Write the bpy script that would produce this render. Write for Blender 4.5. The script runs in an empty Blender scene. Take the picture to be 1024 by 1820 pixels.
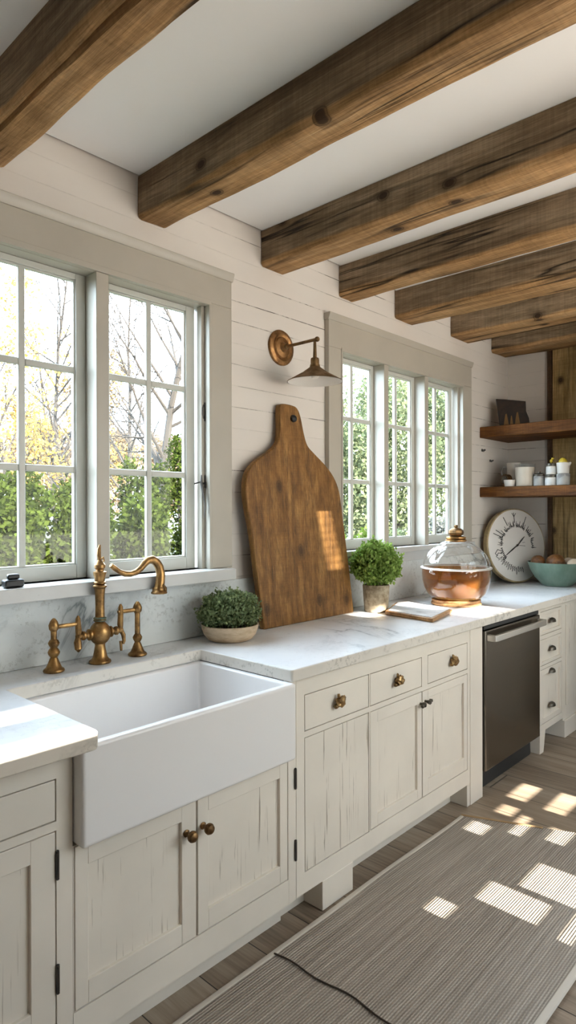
import bpy, bmesh, math, random
import numpy as np
from mathutils import Vector, Matrix, noise
PI = math.pi
random.seed(7)
rng = np.random.default_rng(11)
sc = bpy.context.scene
COL = sc.collection

# ------------------------------------------------------------------ mesh helpers
class MB:
    """collects shapes in world coordinates; build() links them as ONE mesh object"""
    def __init__(s): s.bm = bmesh.new()
    def box(s, x0, x1, y0, y1, z0, z1, M=None):
        v = [(x, y, z) for x in (x0, x1) for y in (y0, y1) for z in (z0, z1)]
        if M is not None: v = [tuple(M @ Vector(p)) for p in v]
        b = [s.bm.verts.new(p) for p in v]
        for f in ((0,1,3,2),(4,6,7,5),(0,4,5,1),(2,3,7,6),(0,2,6,4),(1,5,7,3)):
            s.bm.faces.new([b[i] for i in f])
        return s
    def prism(s, pts, d0, d1, axis='z', M=None):
        """extrude a 2-D outline; axis z: (x,y), axis y: (x,z), axis x: (y,z)"""
        def P(p, d):
            q = {'z': (p[0], p[1], d), 'y': (p[0], d, p[1]), 'x': (d, p[0], p[1])}[axis]
            return M @ Vector(q) if M is not None else q
        a = [s.bm.verts.new(P(p, d0)) for p in pts]; b = [s.bm.verts.new(P(p, d1)) for p in pts]
        n = len(pts)
        s.bm.faces.new(a[::-1]); s.bm.faces.new(b)
        for i in range(n): s.bm.faces.new((a[i], a[(i+1) % n], b[(i+1) % n], b[i]))
        return s
    def lathe(s, prof, c=(0,0,0), seg=32, M=None, rib=None, cap=True):
        rings = []
        for k, (r, z) in enumerate(prof):
            ring = []
            for i in range(seg):
                a = 2*PI*i/seg
                rr = r*(1 + (rib(a, k) if rib else 0))
                p = Vector((rr*math.cos(a), rr*math.sin(a), z))
                if M is not None: p = M @ p
                ring.append(s.bm.verts.new(p + Vector(c)))
            rings.append(ring)
        for A, B in zip(rings, rings[1:]):
            for i in range(seg): s.bm.faces.new((A[i], A[(i+1) % seg], B[(i+1) % seg], B[i]))
        if cap:
            if prof[0][0] > 1e-6: s.bm.faces.new(rings[0][::-1])
            if prof[-1][0] > 1e-6: s.bm.faces.new(rings[-1])
        return s
    def tube(s, pts, rad, seg=10, cap=True, flat=1.0):
        pts = [Vector(p) for p in pts]; n = len(pts)
        if not hasattr(rad, '__len__'): rad = [rad]*n
        t0 = (pts[1]-pts[0]).normalized()
        up = Vector((0,0,1)) if abs(t0.z) < .9 else Vector((1,0,0))
        u = t0.cross(up).normalized(); rings = []
        for i in range(n):
            t = (pts[min(i+1,n-1)] - pts[max(i-1,0)])
            t = t.normalized() if t.length > 1e-9 else t0
            u = (u - t*u.dot(t)).normalized(); w = t.cross(u)
            rings.append([s.bm.verts.new(pts[i] + (u*math.cos(2*PI*k/seg)*flat + w*math.sin(2*PI*k/seg))*rad[i]) for k in range(seg)])
        for A, B in zip(rings, rings[1:]):
            for k in range(seg): s.bm.faces.new((A[k], A[(k+1) % seg], B[(k+1) % seg], B[k]))
        if cap: s.bm.faces.new(rings[0][::-1]); s.bm.faces.new(rings[-1])
        return s
    def ball(s, c, r, sub=2, sx=1, sy=1, sz=1, lump=0, seed=0):
        g = bmesh.ops.create_icosphere(s.bm, subdivisions=sub, radius=1)
        for v in g['verts']:
            k = 1 + lump*noise.noise(v.co*1.7 + Vector((seed, seed*.7, 0)))
            v.co = Vector((v.co.x*r*sx*k, v.co.y*r*sy*k, v.co.z*r*sz*k)) + Vector(c)
        return s
    def build(s, name, mat, parent=None, origin=None, bevel=0, bseg=2, smooth=32, weld=False):
        if weld: bmesh.ops.remove_doubles(s.bm, verts=s.bm.verts, dist=1e-5)
        bmesh.ops.recalc_face_normals(s.bm, faces=s.bm.faces)
        lim = math.radians(smooth)
        for f in s.bm.faces: f.smooth = True
        for e in s.bm.edges:
            if len(e.link_faces) != 2 or e.calc_face_angle(0) > lim: e.smooth = False
        o0 = Vector(origin) if origin is not None else (parent['_o'] if parent is not None else Vector((0,0,0)))
        o0 = Vector(o0)
        for v in s.bm.verts: v.co -= o0
        me = bpy.data.meshes.new(name); s.bm.to_mesh(me); s.bm.free()
        if mat: me.materials.append(mat)
        o = bpy.data.objects.new(name, me); COL.objects.link(o)
        if parent is not None: o.parent = parent
        else: o.location = o0
        o['_o'] = list(o0)
        if bevel:
            m = o.modifiers.new('bevel', 'BEVEL'); m.width = bevel; m.segments = bseg
            m.limit_method = 'ANGLE'; m.angle_limit = math.radians(40); m.harden_normals = False
        return o

def thing(name, label, cat, loc, group=None, kind=None):
    o = bpy.data.objects.new(name, None); COL.objects.link(o)
    o.location = loc; o.empty_display_size = .05; o['_o'] = list(loc)
    return tag(o, label, cat, group, kind)
def tag(o, label=None, cat=None, group=None, kind=None):
    if label: o['label'] = label
    if cat: o['category'] = cat
    if group: o['group'] = group
    if kind: o['kind'] = kind
    return o

# ------------------------------------------------------------------ node helpers
class NT:
    def __init__(s, name):
        s.m = bpy.data.materials.new(name); s.m.use_nodes = True
        s.t = s.m.node_tree; s.t.nodes.clear()
        s.out = s.t.nodes.new('ShaderNodeOutputMaterial')
        s.b = s.t.nodes.new('ShaderNodeBsdfPrincipled')
        s.t.links.new(s.b.outputs[0], s.out.inputs[0])
        s._c = None
    def n(s, typ, **kw):
        nd = s.t.nodes.new(typ)
        for k, v in kw.items():
            if k.startswith('_'): setattr(nd, k[1:], v)
            else: s.set(nd, k, v)
        return nd
    def set(s, nd, k, v):
        i = nd.inputs[int(k[1:])] if k[0] == 'i' and k[1:].isdigit() else nd.inputs[k.replace('__', ' ')]
        if isinstance(v, bpy.types.NodeSocket): s.t.links.new(v, i)
        else: i.default_value = (*v, 1) if hasattr(v, '__len__') and len(v) == 3 and i.type == 'RGBA' else v
    def P(s, **kw):
        for k, v in kw.items(): s.set(s.b, k, v)
    def co(s, scale=(1,1,1), loc=(0,0,0), rot=(0,0,0)):
        if s._c is None: s._c = s.n('ShaderNodeTexCoord').outputs['Object']
        return s.n('ShaderNodeMapping', Vector=s._c, Location=loc, Rotation=rot, Scale=scale).outputs[0]
    def noise(s, v, scale=1, detail=4, rough=.55, dist=0):
        return s.n('ShaderNodeTexNoise', Vector=v, Scale=scale, Detail=detail, Roughness=rough, Distortion=dist).outputs['Fac']
    def ramp(s, f, *st, mode='LINEAR'):
        r = s.n('ShaderNodeValToRGB', Fac=f); r.color_ramp.interpolation = mode
        el = r.color_ramp.elements
        while len(el) < len(st): el.new(.5)
        for e, (p, c) in zip(el, st):
            e.position = p; e.color = (*c, 1) if hasattr(c, '__len__') else (c, c, c, 1)
        return r.outputs[0]
    def mix(s, f, a, b, mode='MIX'):
        m = s.n('ShaderNodeMix', _data_type='RGBA', _blend_type=mode)
        s.set(m, 'i0', f); s.set(m, 'i6', a); s.set(m, 'i7', b)
        return m.outputs[2]
    def math(s, op, a, b=0., c=None, clamp=False):
        m = s.n('ShaderNodeMath', _operation=op, _use_clamp=clamp)
        s.set(m, 'i0', a); s.set(m, 'i1', b)
        if c is not None: s.set(m, 'i2', c)
        return m.outputs[0]
    def bump(s, h, strength=.3, dist=.01):
        s.P(Normal=s.n('ShaderNodeBump', Height=h, Strength=strength, Distance=dist).outputs[0])
    def sep(s, v):
        return s.n('ShaderNodeSeparateXYZ', Vector=v).outputs

def plain(name, c, rough=.5, metal=0, **kw):
    t = NT(name); t.P(Base__Color=c, Roughness=rough, Metallic=metal, **kw); return t.m

def wood(name, axis, dark, mid, light, scale=1.0, crack=.5, knots=.5, rough=.75, bump=.4, spread=1.0, contrast=1.0, under=None):
    """grain runs along the axis; knots and cracks are marks of the timber itself"""
    t = NT(name)
    def S(al, ac): return tuple((al if 'xyz'[i] == axis else ac)*scale for i in range(3))
    rnd = t.n('ShaderNodeObjectInfo').outputs['Random']
    off = t.n('ShaderNodeCombineXYZ', X=t.math('MULTIPLY', rnd, 37.), Y=t.math('MULTIPLY', rnd, 17.), Z=t.math('MULTIPLY', rnd, 23.)).outputs[0]
    def C(al, ac, k=0):
        a = t.n('ShaderNodeVectorMath', _operation='ADD', i0=t.co(), i1=off).outputs[0]
        return t.n('ShaderNodeMapping', Vector=a, Location=(k, k*.7, k*1.3), Scale=S(al, ac)).outputs[0]
    n1 = t.noise(C(.9, 13), 1, 6, .65, .5)
    n2 = t.noise(C(2.5, 75, 3), 1, 6, .7)
    n3 = t.noise(C(1.6, 3.5, 9), 1, 4, .6)
    n4 = t.noise(C(10, 300, 4), 1, 4, .7)
    f = t.math('ADD', t.math('MULTIPLY', n1, .5), t.math('ADD', t.math('MULTIPLY', n2, .35), t.math('MULTIPLY', n3, .35)))
    h = .16*spread
    c = t.ramp(f, (.60-h, dark), (.60, mid), (.60+h, light))
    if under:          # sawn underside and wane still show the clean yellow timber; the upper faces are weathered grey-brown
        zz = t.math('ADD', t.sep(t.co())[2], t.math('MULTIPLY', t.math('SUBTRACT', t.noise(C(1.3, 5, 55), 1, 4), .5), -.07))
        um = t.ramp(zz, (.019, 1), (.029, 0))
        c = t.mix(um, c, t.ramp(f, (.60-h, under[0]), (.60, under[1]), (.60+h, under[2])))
    c = t.mix(.55*contrast, c, t.ramp(n4, (.3, .35), (.62, 1.3)), 'MULTIPLY')
    blot = t.noise(C(5, 9, 61), 1, 4, .6)
    c = t.mix(.5*contrast, c, t.ramp(blot, (.35, .55), (.65, 1.25)), 'MULTIPLY')
    saw = t.noise(C(95, 3, 67), 1, 3, .6)
    c = t.mix(.3*contrast, c, t.ramp(saw, (.35, .6), (.65, 1.2)), 'MULTIPLY')
    # drying cracks: thin lines along the grain
    def cracks(ac, k, w, lo, hi):
        cr = t.math('ABSOLUTE', t.math('SUBTRACT', t.noise(C(.42, ac, k), 1, 3, .5, .25), .5))
        return t.math('MULTIPLY', t.ramp(cr, (0.0, 1), (w, 0)), t.ramp(t.noise(C(.9, 2.5, k+11), 1, 2), (lo, 0), (hi, 1)))
    crm = t.math('MAXIMUM', cracks(6, 20, .022, .44, .54), cracks(15, 25, .034, .50, .60))
    c = t.mix(t.math('MULTIPLY', crm, crack), c, (.012, .008, .005))
    q = t.sep(t.n('ShaderNodeVectorMath', _operation='ADD', i0=t.co(), i1=off).outputs[0])
    ai = 'xyz'.index(axis); oa, ob = [i for i in range(3) if i != ai]
    kv = t.n('ShaderNodeCombineXYZ', X=t.math('MULTIPLY', q[ai], 3.6), Y=t.math('MULTIPLY', t.math('ADD', q[oa], q[ob]), 5.2)).outputs[0]
    vn = t.n('ShaderNodeTexVoronoi', _voronoi_dimensions='2D', Vector=kv, Scale=1.0, Randomness=1.0).outputs
    on = t.ramp(t.sep(vn['Color'])[0], (.66, 0), (.67, 1), mode='CONSTANT')
    kn = t.math('MULTIPLY', t.ramp(vn['Distance'], (.06, 1), (.085, .6), (.10, .85), (.115, .35), (.22, 0)), on)
    c = t.mix(t.math('MULTIPLY', kn, knots), c, (.03, .015, .007))
    t.P(Base__Color=c, Roughness=rough, Specular__IOR__Level=.25)
    hgt = t.math('SUBTRACT', t.math('ADD', t.math('MULTIPLY', n2, .6), t.math('MULTIPLY', n4, .3)), t.math('MULTIPLY', crm, 1.5))
    t.bump(hgt, bump, .006)
    return t.m

# --- paints
def paint(name, c, wear=0., rough=.45, wc=(.22,.17,.11), speck=.0):
    t = NT(name)
    n = t.noise(t.co((3,3,3)), 1, 4)
    col = t.mix(t.ramp(n, (.35, 0), (.7, 1)), c, tuple(x*.9 for x in c))
    if wear:
        a = t.noise(t.co((115, 115, 3.4)), 1, 4, .6, .2)
        b = t.noise(t.co((9, 9, 1.8), (3,1,5)), 1, 3)
        l = t.math('MULTIPLY', t.ramp(a, (.595, 0), (.635, 1)), t.ramp(b, (.47, 0), (.58, 1)))
        col = t.mix(t.math('MULTIPLY', l, wear), col, wc)
        t.bump(t.math('MULTIPLY', l, -1.), .3, .002)
    if speck:
        a = t.noise(t.co((60, 60, 60)), 1, 2); b = t.noise(t.co((5,5,5), (7,2,1)), 1, 2)
        l = t.math('MULTIPLY', t.ramp(a, (.70, 0), (.74, 1)), t.ramp(b, (.55, 0), (.66, 1)))
        col = t.mix(t.math('MULTIPLY', l, speck), col, wc)
    t.P(Base__Color=col, Roughness=rough)
    return t.m

M = {}
M['cab'] = paint('cream_cabinet_paint', (.79, .73, .645))
M['cab_worn'] = paint('worn_cream_paint', (.78, .72, .635), .75)
M['trim'] = paint('grey_white_trim_paint', (.44, .405, .34), rough=.4)
M['sash'] = paint('pale_sash_paint', (.54, .54, .49), rough=.35)
M['sill'] = paint('sill_paint', (.60, .60, .585), rough=.35, speck=.3)
M['dark_gap'] = plain('dark_gap_shade', (.03, .026, .022), .9)  # near-black colour standing in for shade in gaps and recesses
M['black'] = plain('matte_black', (.012, .012, .012), .45)
M['black_plastic'] = plain('black_kickplate', (.02, .022, .024), .35)

# white-washed shiplap with thin broken joints
t = NT('whitewashed_shiplap')
z = t.sep(t.co())[2]
zz = t.math('ADD', z, t.math('MULTIPLY', t.math('SUBTRACT', t.noise(t.co((1.2, 1, 12)), 1, 3), .5), .012))
fr = t.math('FRACT', t.math('DIVIDE', t.math('ADD', zz, .012), .0965))
d = t.math('ABSOLUTE', t.math('SUBTRACT', fr, .5))
ln = t.ramp(d, (.478, 0), (.490, 1))
brk = t.ramp(t.noise(t.co((7, 7, 9), (2,0,0)), 1, 4, .7), (.44, 0), (.55, 1))
row = t.ramp(t.noise(t.co((.5, .5, 5.1), (0,0,.3)), 1, 0), (.42, .12), (.6, 1))
lm = t.math('MULTIPLY', t.math('MULTIPLY', ln, brk), row)
base = t.mix(t.ramp(t.noise(t.co((2, 2, 5)), 1, 4), (.3, 0), (.75, 1)), (.69, .645, .59), (.64, .595, .545))
base = t.mix(t.math('MULTIPLY', t.math('MULTIPLY', ln, row), .35), base, (.40, .36, .32))
sp = t.math('MULTIPLY', t.ramp(t.noise(t.co((45, 45, 80)), 1, 3), (.71, 0), (.75, 1)), t.ramp(t.noise(t.co((4, 4, 4), (9,9,9)), 1, 2), (.56, 0), (.68, 1)))
base = t.mix(t.math('MULTIPLY', sp, .5), base, (.3, .26, .22))
t.P(Base__Color=t.mix(lm, base, (.06, .045, .035)), Roughness=.6)
t.bump(t.math('SUBTRACT', t.math('MULTIPLY', t.noise(t.co((6, 6, 40)), 1, 4), .25), t.math('ADD', lm, t.math('MULTIPLY', ln, .5))), .25, .004)
M['shiplap'] = t.m

t = NT('matte_ceiling_paint')
t.P(Base__Color=t.ramp(t.noise(t.co((1.5,1.5,1.5)), 1, 3), (.3, (.88,.87,.85)), (.7, (.85,.84,.82))), Roughness=.8)
M['ceiling'] = t.m
M['plaster'] = plain('warm_white_plaster', (.80, .77, .72), .8)

M['plaster_tan'] = plain('tan_plaster', (.45, .40, .34), .8)
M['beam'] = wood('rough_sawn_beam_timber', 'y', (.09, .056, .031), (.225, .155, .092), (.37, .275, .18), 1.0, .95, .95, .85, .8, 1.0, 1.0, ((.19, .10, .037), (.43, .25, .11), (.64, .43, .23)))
M['shelf'] = wood('brown_shelf_timber', 'y', (.045, .015, .003), (.13, .048, .009), (.25, .105, .024), 1.4, .3, .3, .65, .3)
M['clad'] = wood('old_wall_planks', 'z', (.19, .115, .045), (.42, .275, .115), (.58, .41, .20), 1.2, .6, .9, .8, .5)
M['clad_edge'] = wood('dark_edge_batten', 'z', (.04, .02, .01), (.09, .05, .025), (.13, .075, .04), 1.5, .3, .2)
M['board'] = wood('oiled_board_timber', 'z', (.085, .036, .009), (.215, .102, .028), (.42, .225, .072), 2.8, .35, .75, .5, .25, 1.15, .8)
M['board_edge'] = M['board']
M['smallwood'] = wood('light_board_edge', 'x', (.26, .13, .05), (.42, .23, .10), (.55, .33, .16), 3, .1, .2, .45, .2)

# marble
def marble(name, base, vein, amount=.6, speck=0., rough=.22, patch=(.46, .58)):
    t = NT(name)
    w = t.noise(t.co((1.5, 1.5, 1.5)), 1, 6, .6, 1.4)
    v = t.math('ABSOLUTE', t.math('SUBTRACT', w, .5))
    m1 = t.math('MULTIPLY', t.ramp(v, (0, 1), (.018, .25), (.07, 0)), t.ramp(t.noise(t.co((2,2,2), (5,3,1)), 1, 3), (.42, 0), (.62, 1)))
    cl = t.ramp(t.noise(t.co((3.2, 3.2, 3.2), (1,8,2)), 1, 5, .6), (.4, 0), (.72, 1))
    c = t.mix(t.math('MULTIPLY', cl, .35*amount), base, vein)
    c = t.mix(t.math('MULTIPLY', m1, amount), c, tuple(x*.55 for x in vein))
    if speck:
        a = t.noise(t.co((55, 55, 55)), 1, 5, .7); b = t.noise(t.co((6, 6, 6), (3,3,3)), 1, 4)
        s_ = t.math('MULTIPLY', t.ramp(a, (.53, 0), (.60, 1)), t.ramp(b, (patch[0], 0), (patch[1], 1)))
        c = t.mix(t.math('MULTIPLY', s_, speck), c, (.22, .20, .17))
        t.bump(t.math('MULTIPLY', s_, -1.), .35, .003)
    t.P(Base__Color=c, Roughness=rough, Specular__IOR__Level=.22)
    return t.m
M['counter'] = marble('white_marble_top', (.755, .76, .775), (.45, .47, .51), .9, .14, .30)
M['counter_edge'] = marble('rough_marble_edge', (.72, .68, .62), (.48, .45, .40), .7, .35, .7)
M['chipped_edge'] = marble('chipped_marble_edge', (.66, .60, .52), (.42, .39, .34), .7, 1.0, .8, (.44, .54))
M['splash'] = marble('clouded_marble_splash', (.70, .72, .71), (.36, .41, .42), 1.0, .28, .45)
M['porcelain'] = plain('white_fireclay', (.79, .775, .77), .12)

# metals
def brass(name, c, pat, rough=.32, amt=1.0, bump=.2):
    t = NT(name)
    n = t.noise(t.co((22, 22, 22)), 1, 5, .65)
    k = t.ramp(n, (.38, 0), (.66, 1))
    t.P(Base__Color=t.mix(t.math('MULTIPLY', k, amt), c, pat), Metallic=.95, Roughness=t.math('ADD', t.math('MULTIPLY', k, .25), rough))
    t.bump(t.noise(t.co((90, 90, 90)), 1, 3), bump, .0015)
    return t.m
M['brass'] = brass('aged_brass', (.44, .255, .095), (.15, .082, .036))
M['verdigris'] = brass('green_brass_collar', (.25, .22, .12), (.12, .17, .14), .5)
M['bronze'] = brass('dark_bronze', (.27, .155, .065), (.10, .058, .028), .38)
M['nugget'] = brass('rough_gilt_bronze', (.42, .27, .12), (.12, .075, .04), .35, 1, .6)
M['pewter'] = brass('dark_pewter', (.16, .145, .12), (.07, .06, .05), .4)
M['lampshade'] = brass('oxidised_copper_shade', (.24, .145, .065), (.13, .08, .04), .45)
M['copper_plate'] = brass('copper_rose', (.36, .19, .075), (.15, .075, .03), .35)
M['enamel'] = plain('white_enamel', (.78, .74, .68), .35)
t = NT('brushed_steel')
n = t.noise(t.co((500, 500, 3)), 1, 2)
t.P(Base__Color=t.ramp(n, (.3, (.235, .21, .18)), (.7, (.265, .24, .205))), Metallic=1.0, Roughness=.27)
M['steel'] = t.m
M['steel_bright'] = plain('polished_steel', (.80, .77, .72), .42, 1.0)
M['iron'] = plain('dark_iron', (.09, .085, .08), .4, .9)

# glass that lets light and sight through, with clear reflections
def glass(name, tint=(1,1,1), gloss=1.0, rough=.02, ior=1.45, body=None, body_amt=0., ribs=0):
    t = NT(name); t.t.nodes.remove(t.b)
    tr = t.n('ShaderNodeBsdfTransparent', Color=tint).outputs[0]
    gl = t.n('ShaderNodeBsdfGlossy', Color=(1,1,1), Roughness=rough)
    bf = t.n('ShaderNodeNewGeometry').outputs['Backfacing']      # same ratio on both faces of a thin wall
    fr = t.n('ShaderNodeFresnel', IOR=t.math('MULTIPLY_ADD', bf, 1/ior-ior, ior)).outputs[0]
    base = tr
    if body:
        df = t.n('ShaderNodeBsdfDiffuse', Color=body).outputs[0]
        base = t.n('ShaderNodeMixShader', i0=body_amt, i1=tr, i2=df).outputs[0]
    if ribs:
        w = t.noise(t.co((14, 14, 3)), 1, 2)
        nb = t.n('ShaderNodeBump', Height=w, Strength=ribs, Distance=.02).outputs[0]
        t.set(gl, 'Normal', nb)
    mx = t.n('ShaderNodeMixShader', i0=t.math('MULTIPLY', fr, gloss, clamp=True), i1=base, i2=gl.outputs[0]).outputs[0]
    t.t.links.new(mx, t.out.inputs[0])
    return t.m
M['pane'] = glass('window_glass', (.97, .985, .975), .3)
M['jar_glass'] = glass('clear_jar_glass', (.96, .96, .95), 1.4, .03, 1.5, (.7,.7,.68), .04, .5)
M['amber_glass'] = glass('amber_glass', (.70, .44, .15), 1.5, .05, 1.5, (.34, .17, .04), .16, .6)
M['amber_liquid'] = glass('amber_contents', (.62, .33, .07), .3, .1, 1.3, (.44, .22, .045), .5)
M['shelf_glass'] = glass('small_jar_glass', (.92, .92, .91), .35, .05, 1.45, (.5,.5,.48), .06)

# floor boards run towards the windows
t = NT('greyed_oak_boards')
s_ = t.sep(t.co())
PW = .21
ix = t.math('FLOOR', t.math('DIVIDE', s_[0], PW))
wn = t.n('ShaderNodeTexWhiteNoise', _noise_dimensions='1D', W=ix).outputs
yo = t.math('ADD', s_[1], t.math('MULTIPLY', wn['Value'], 3.7))
iy = t.math('FLOOR', t.math('DIVIDE', yo, 1.45))
cell = t.n('ShaderNodeTexWhiteNoise', _noise_dimensions='2D', Vector=t.n('ShaderNodeCombineXYZ', X=ix, Y=iy).outputs[0]).outputs['Value']
fx = t.math('ABSOLUTE', t.math('SUBTRACT', t.math('FRACT', t.math('DIVIDE', s_[0], PW)), .5))
fy = t.math('ABSOLUTE', t.math('SUBTRACT', t.math('FRACT', t.math('DIVIDE', yo, 1.45)), .5))
gap = t.math('MAXIMUM', t.ramp(fx, (.488, 0), (.494, 1)), t.ramp(fy, (.4975, 0), (.4985, 1)))
cv = t.n('ShaderNodeCombineXYZ', X=t.math('MULTIPLY', s_[0], 14.), Y=t.math('MULTIPLY', s_[1], 1.2), Z=t.math('MULTIPLY', cell, 40.)).outputs[0]
g1 = t.noise(cv, 1, 6, .65, .8)
cv2 = t.n('ShaderNodeCombineXYZ', X=t.math('MULTIPLY', s_[0], 110.), Y=t.math('MULTIPLY', s_[1], 4.), Z=t.math('MULTIPLY', cell, 40.)).outputs[0]
g2 = t.noise(cv2, 1, 4, .6)
f = t.math('ADD', t.math('ADD', t.math('MULTIPLY', g1, .6), t.math('MULTIPLY', g2, .35)), t.math('MULTIPLY', cell, .2))
c = t.ramp(f, (.36, (.11, .075, .048)), (.56, (.25, .19, .135)), (.78, (.38, .31, .235)))
t.P(Base__Color=t.mix(gap, c, (.02, .014, .01)), Roughness=.5)
t.bump(t.math('SUBTRACT', t.math('MULTIPLY', g2, .3), gap), .3, .004)
M['floor'] = t.m

# flat-woven rug: ribs along its length, small knots across
t = NT('flat_woven_rug')
s_ = t.sep(t.co())
rib = t.math('MULTIPLY_ADD', t.math('SINE', t.math('MULTIPLY', s_[1], 2*PI/.0090)), .5, .5)
knot = t.math('MULTIPLY_ADD', t.math('SINE', t.math('ADD', t.math('MULTIPLY', s_[0], 2*PI/.013), t.math('MULTIPLY', t.math('FLOOR', t.math('DIVIDE', s_[1], .0090)), PI))), .5, .5)
wv = t.math('MULTIPLY', rib, t.math('MULTIPLY_ADD', knot, .6, .4))
streak = t.noise(t.co((1.6, 75, 1)), 1, 4, .6)
c = t.mix(t.ramp(streak, (.35, 0), (.66, 1)), (.28, .24, .195), (.47, .415, .35))
c = t.mix(t.ramp(wv, (.05, .55), (.45, 0)), c, (.14, .115, .09))
t.P(Base__Color=c, Roughness=.95)
t.bump(wv, .6, .004)
M['rug'] = t.m
M['rug_edge'] = plain('rug_binding', (.52, .47, .40), .95)
M['rug_strip'] = plain('brown_rug_binding', (.34, .22, .11), .9)
M['thread'] = plain('dark_thread', (.05, .035, .025), .9)

def leafmat(name, a, b, trans=.35, sc_=6., rough=.5):
    t = NT(name); t.t.nodes.remove(t.b)
    n = t.noise(t.co((sc_, sc_, sc_)), 1, 3)
    rn = t.n('ShaderNodeNewGeometry').outputs['Random Per Island']
    c = t.mix(t.math('ADD', t.math('MULTIPLY', rn, .6), t.math('MULTIPLY', n, .4)), a, b)
    df = t.n('ShaderNodeBsdfDiffuse', Color=c).outputs[0]
    tl = t.n('ShaderNodeBsdfTranslucent', Color=c).outputs[0]
    t.t.links.new(t.n('ShaderNodeMixShader', i0=trans, i1=df, i2=tl).outputs[0], t.out.inputs[0])
    return t.m
M['herb_bright'] = leafmat('bright_herb_leaf', (.10, .19, .03), (.42, .56, .16), .35, 14)
M['herb_dark'] = leafmat('grey_green_herb_leaf', (.05, .085, .03), (.34, .40, .20), .3, 14)
M['stem'] = plain('herb_stem', (.13, .11, .05), .8)
M['soil'] = plain('potting_soil', (.035, .022, .014), 1)
t = NT('pitted_stone_pot')
n = t.noise(t.co((35, 35, 35)), 1, 5, .7)
t.P(Base__Color=t.ramp(n, (.35, (.20, .15, .09)), (.62, (.42, .35, .25))), Roughness=.9); t.bump(n, .5, .004)
M['stonepot'] = t.m
t = NT('pale_terracotta')
n = t.noise(t.co((16, 16, 50)), 1, 5, .7)
t.P(Base__Color=t.ramp(n, (.32, (.40, .29, .18)), (.6, (.58, .45, .31))), Roughness=.85); t.bump(n, .3, .003)
M['terracotta'] = t.m
t = NT('celadon_glaze')
n = t.noise(t.co((18, 18, 4)), 1, 4)
t.P(Base__Color=t.ramp(n, (.3, (.115, .19, .145)), (.7, (.20, .285, .225))), Roughness=.3)
M['celadon'] = t.m
t = NT('bread_crust')
n = t.noise(t.co((30, 30, 30)), 1, 5, .7)
t.P(Base__Color=t.ramp(n, (.35, (.07, .022, .006)), (.65, (.27, .115, .032))), Roughness=.5); t.bump(n, .6, .006)
M['crust'] = t.m
M['cream_egg'] = plain('pale_bun', (.62, .48, .34), .6)
M['ceramic_white'] = plain('white_ceramic', (.66, .63, .58), .4)
M['wax'] = plain('cream_wax', (.70, .62, .52), .5)
M['grey_ceramic'] = marble('mottled_grey_ceramic', (.42, .42, .40), (.25, .25, .25), .8, .4, .5)
M['yellow'] = plain('yellow_blossom', (.55, .40, .03), .6)
M['clockface'] = paint('off_white_clock_face', (.68, .65, .61), speck=.1)
M['clockrim'] = wood('pale_rim_timber', 'z', (.25, .18, .09), (.38, .29, .16), (.50, .40, .24), 2, 0, 0, .6, .2)
M['ink'] = plain('black_ink', (.02, .018, .016), .7)
t = NT('dark_painted_panel')
n = t.noise(t.co((20, 20, 20)), 1, 4)
t.P(Base__Color=t.ramp(n, (.4, (.010, .006, .004)), (.7, (.032, .016, .008))), Roughness=.45)
M['darkpanel'] = t.m
M['gold_paint'] = plain('ochre_paint', (.17, .085, .02), .5)
M['label_white'] = plain('jar_label', (.62, .62, .60), .6)

# ------------------------------------------------------------------ camera
F_PX, YAW, PITCH, ROLL, DIST, EYE = 1135.55, .749868, -.0022114, -.0026254, 2.1551, 1.44574
Fv = Vector((math.cos(YAW)*math.cos(PITCH), math.sin(YAW)*math.cos(PITCH), math.sin(PITCH)))
R0 = Vector((math.sin(YAW), -math.cos(YAW), 0)); U0 = R0.cross(Fv)
Rv = math.cos(ROLL)*R0 + math.sin(ROLL)*U0; Uv = -math.sin(ROLL)*R0 + math.cos(ROLL)*U0
cam = bpy.data.cameras.new('camera'); co = bpy.data.objects.new('camera', cam); COL.objects.link(co)
cam.sensor_fit = 'HORIZONTAL'; cam.sensor_width = 36; cam.lens = F_PX/1024*36
cam.clip_start = .02; cam.clip_end = 400
m = Matrix((Rv, Uv, -Fv)).transposed().to_4x4(); m.translation = Vector((0, -DIST, EYE))
co.matrix_world = m
sc.camera = co

# ------------------------------------------------------------------ room shell
XL, XR, YF, ZC = -1.6, 4.85, -3.0, 2.768
def wall_holes(name, axis, c0, c1, a0, a1, z0, z1, holes, mat):
    """a wall slab with rectangular openings (a0, a1, z0, z1)"""
    mb = MB()
    A = sorted({a0, a1, *[h[0] for h in holes], *[h[1] for h in holes]})
    Z = sorted({z0, z1, *[h[2] for h in holes], *[h[3] for h in holes]})
    for i in range(len(A)-1):
        j = 0
        while j < len(Z)-1:
            def solid(j): 
                ca, cz = (A[i]+A[i+1])/2, (Z[j]+Z[j+1])/2
                return not any(h[0] < ca < h[1] and h[2] < cz < h[3] for h in holes)
            if not solid(j): j += 1; continue
            k = j
            while k < len(Z)-1 and solid(k): k += 1
            if axis == 'y': mb.box(A[i], A[i+1], c0, c1, Z[j], Z[k])
            else: mb.box(c0, c1, A[i], A[i+1], Z[j], Z[k])
            j = k
    return tag(mb.build(name, mat), kind='structure')

W1 = (.715, 1.797, 1.195, 2.345)
W2 = (2.705, 4.07, 1.225, 2.31)
wall_holes('wall_back', 'y', 0, .085, XL-.14, XR+.14, -.1, 2.9, [W1, W2], M['shiplap'])
wall_holes('wall_right', 'x', XR, XR+.14, YF-.14, 0, -.1, 2.9, [], M['shiplap'])
wall_holes('wall_left', 'x', XL-.14, XL, YF-.14, 0, -.1, 2.9, [], M['plaster_tan'])
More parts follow.
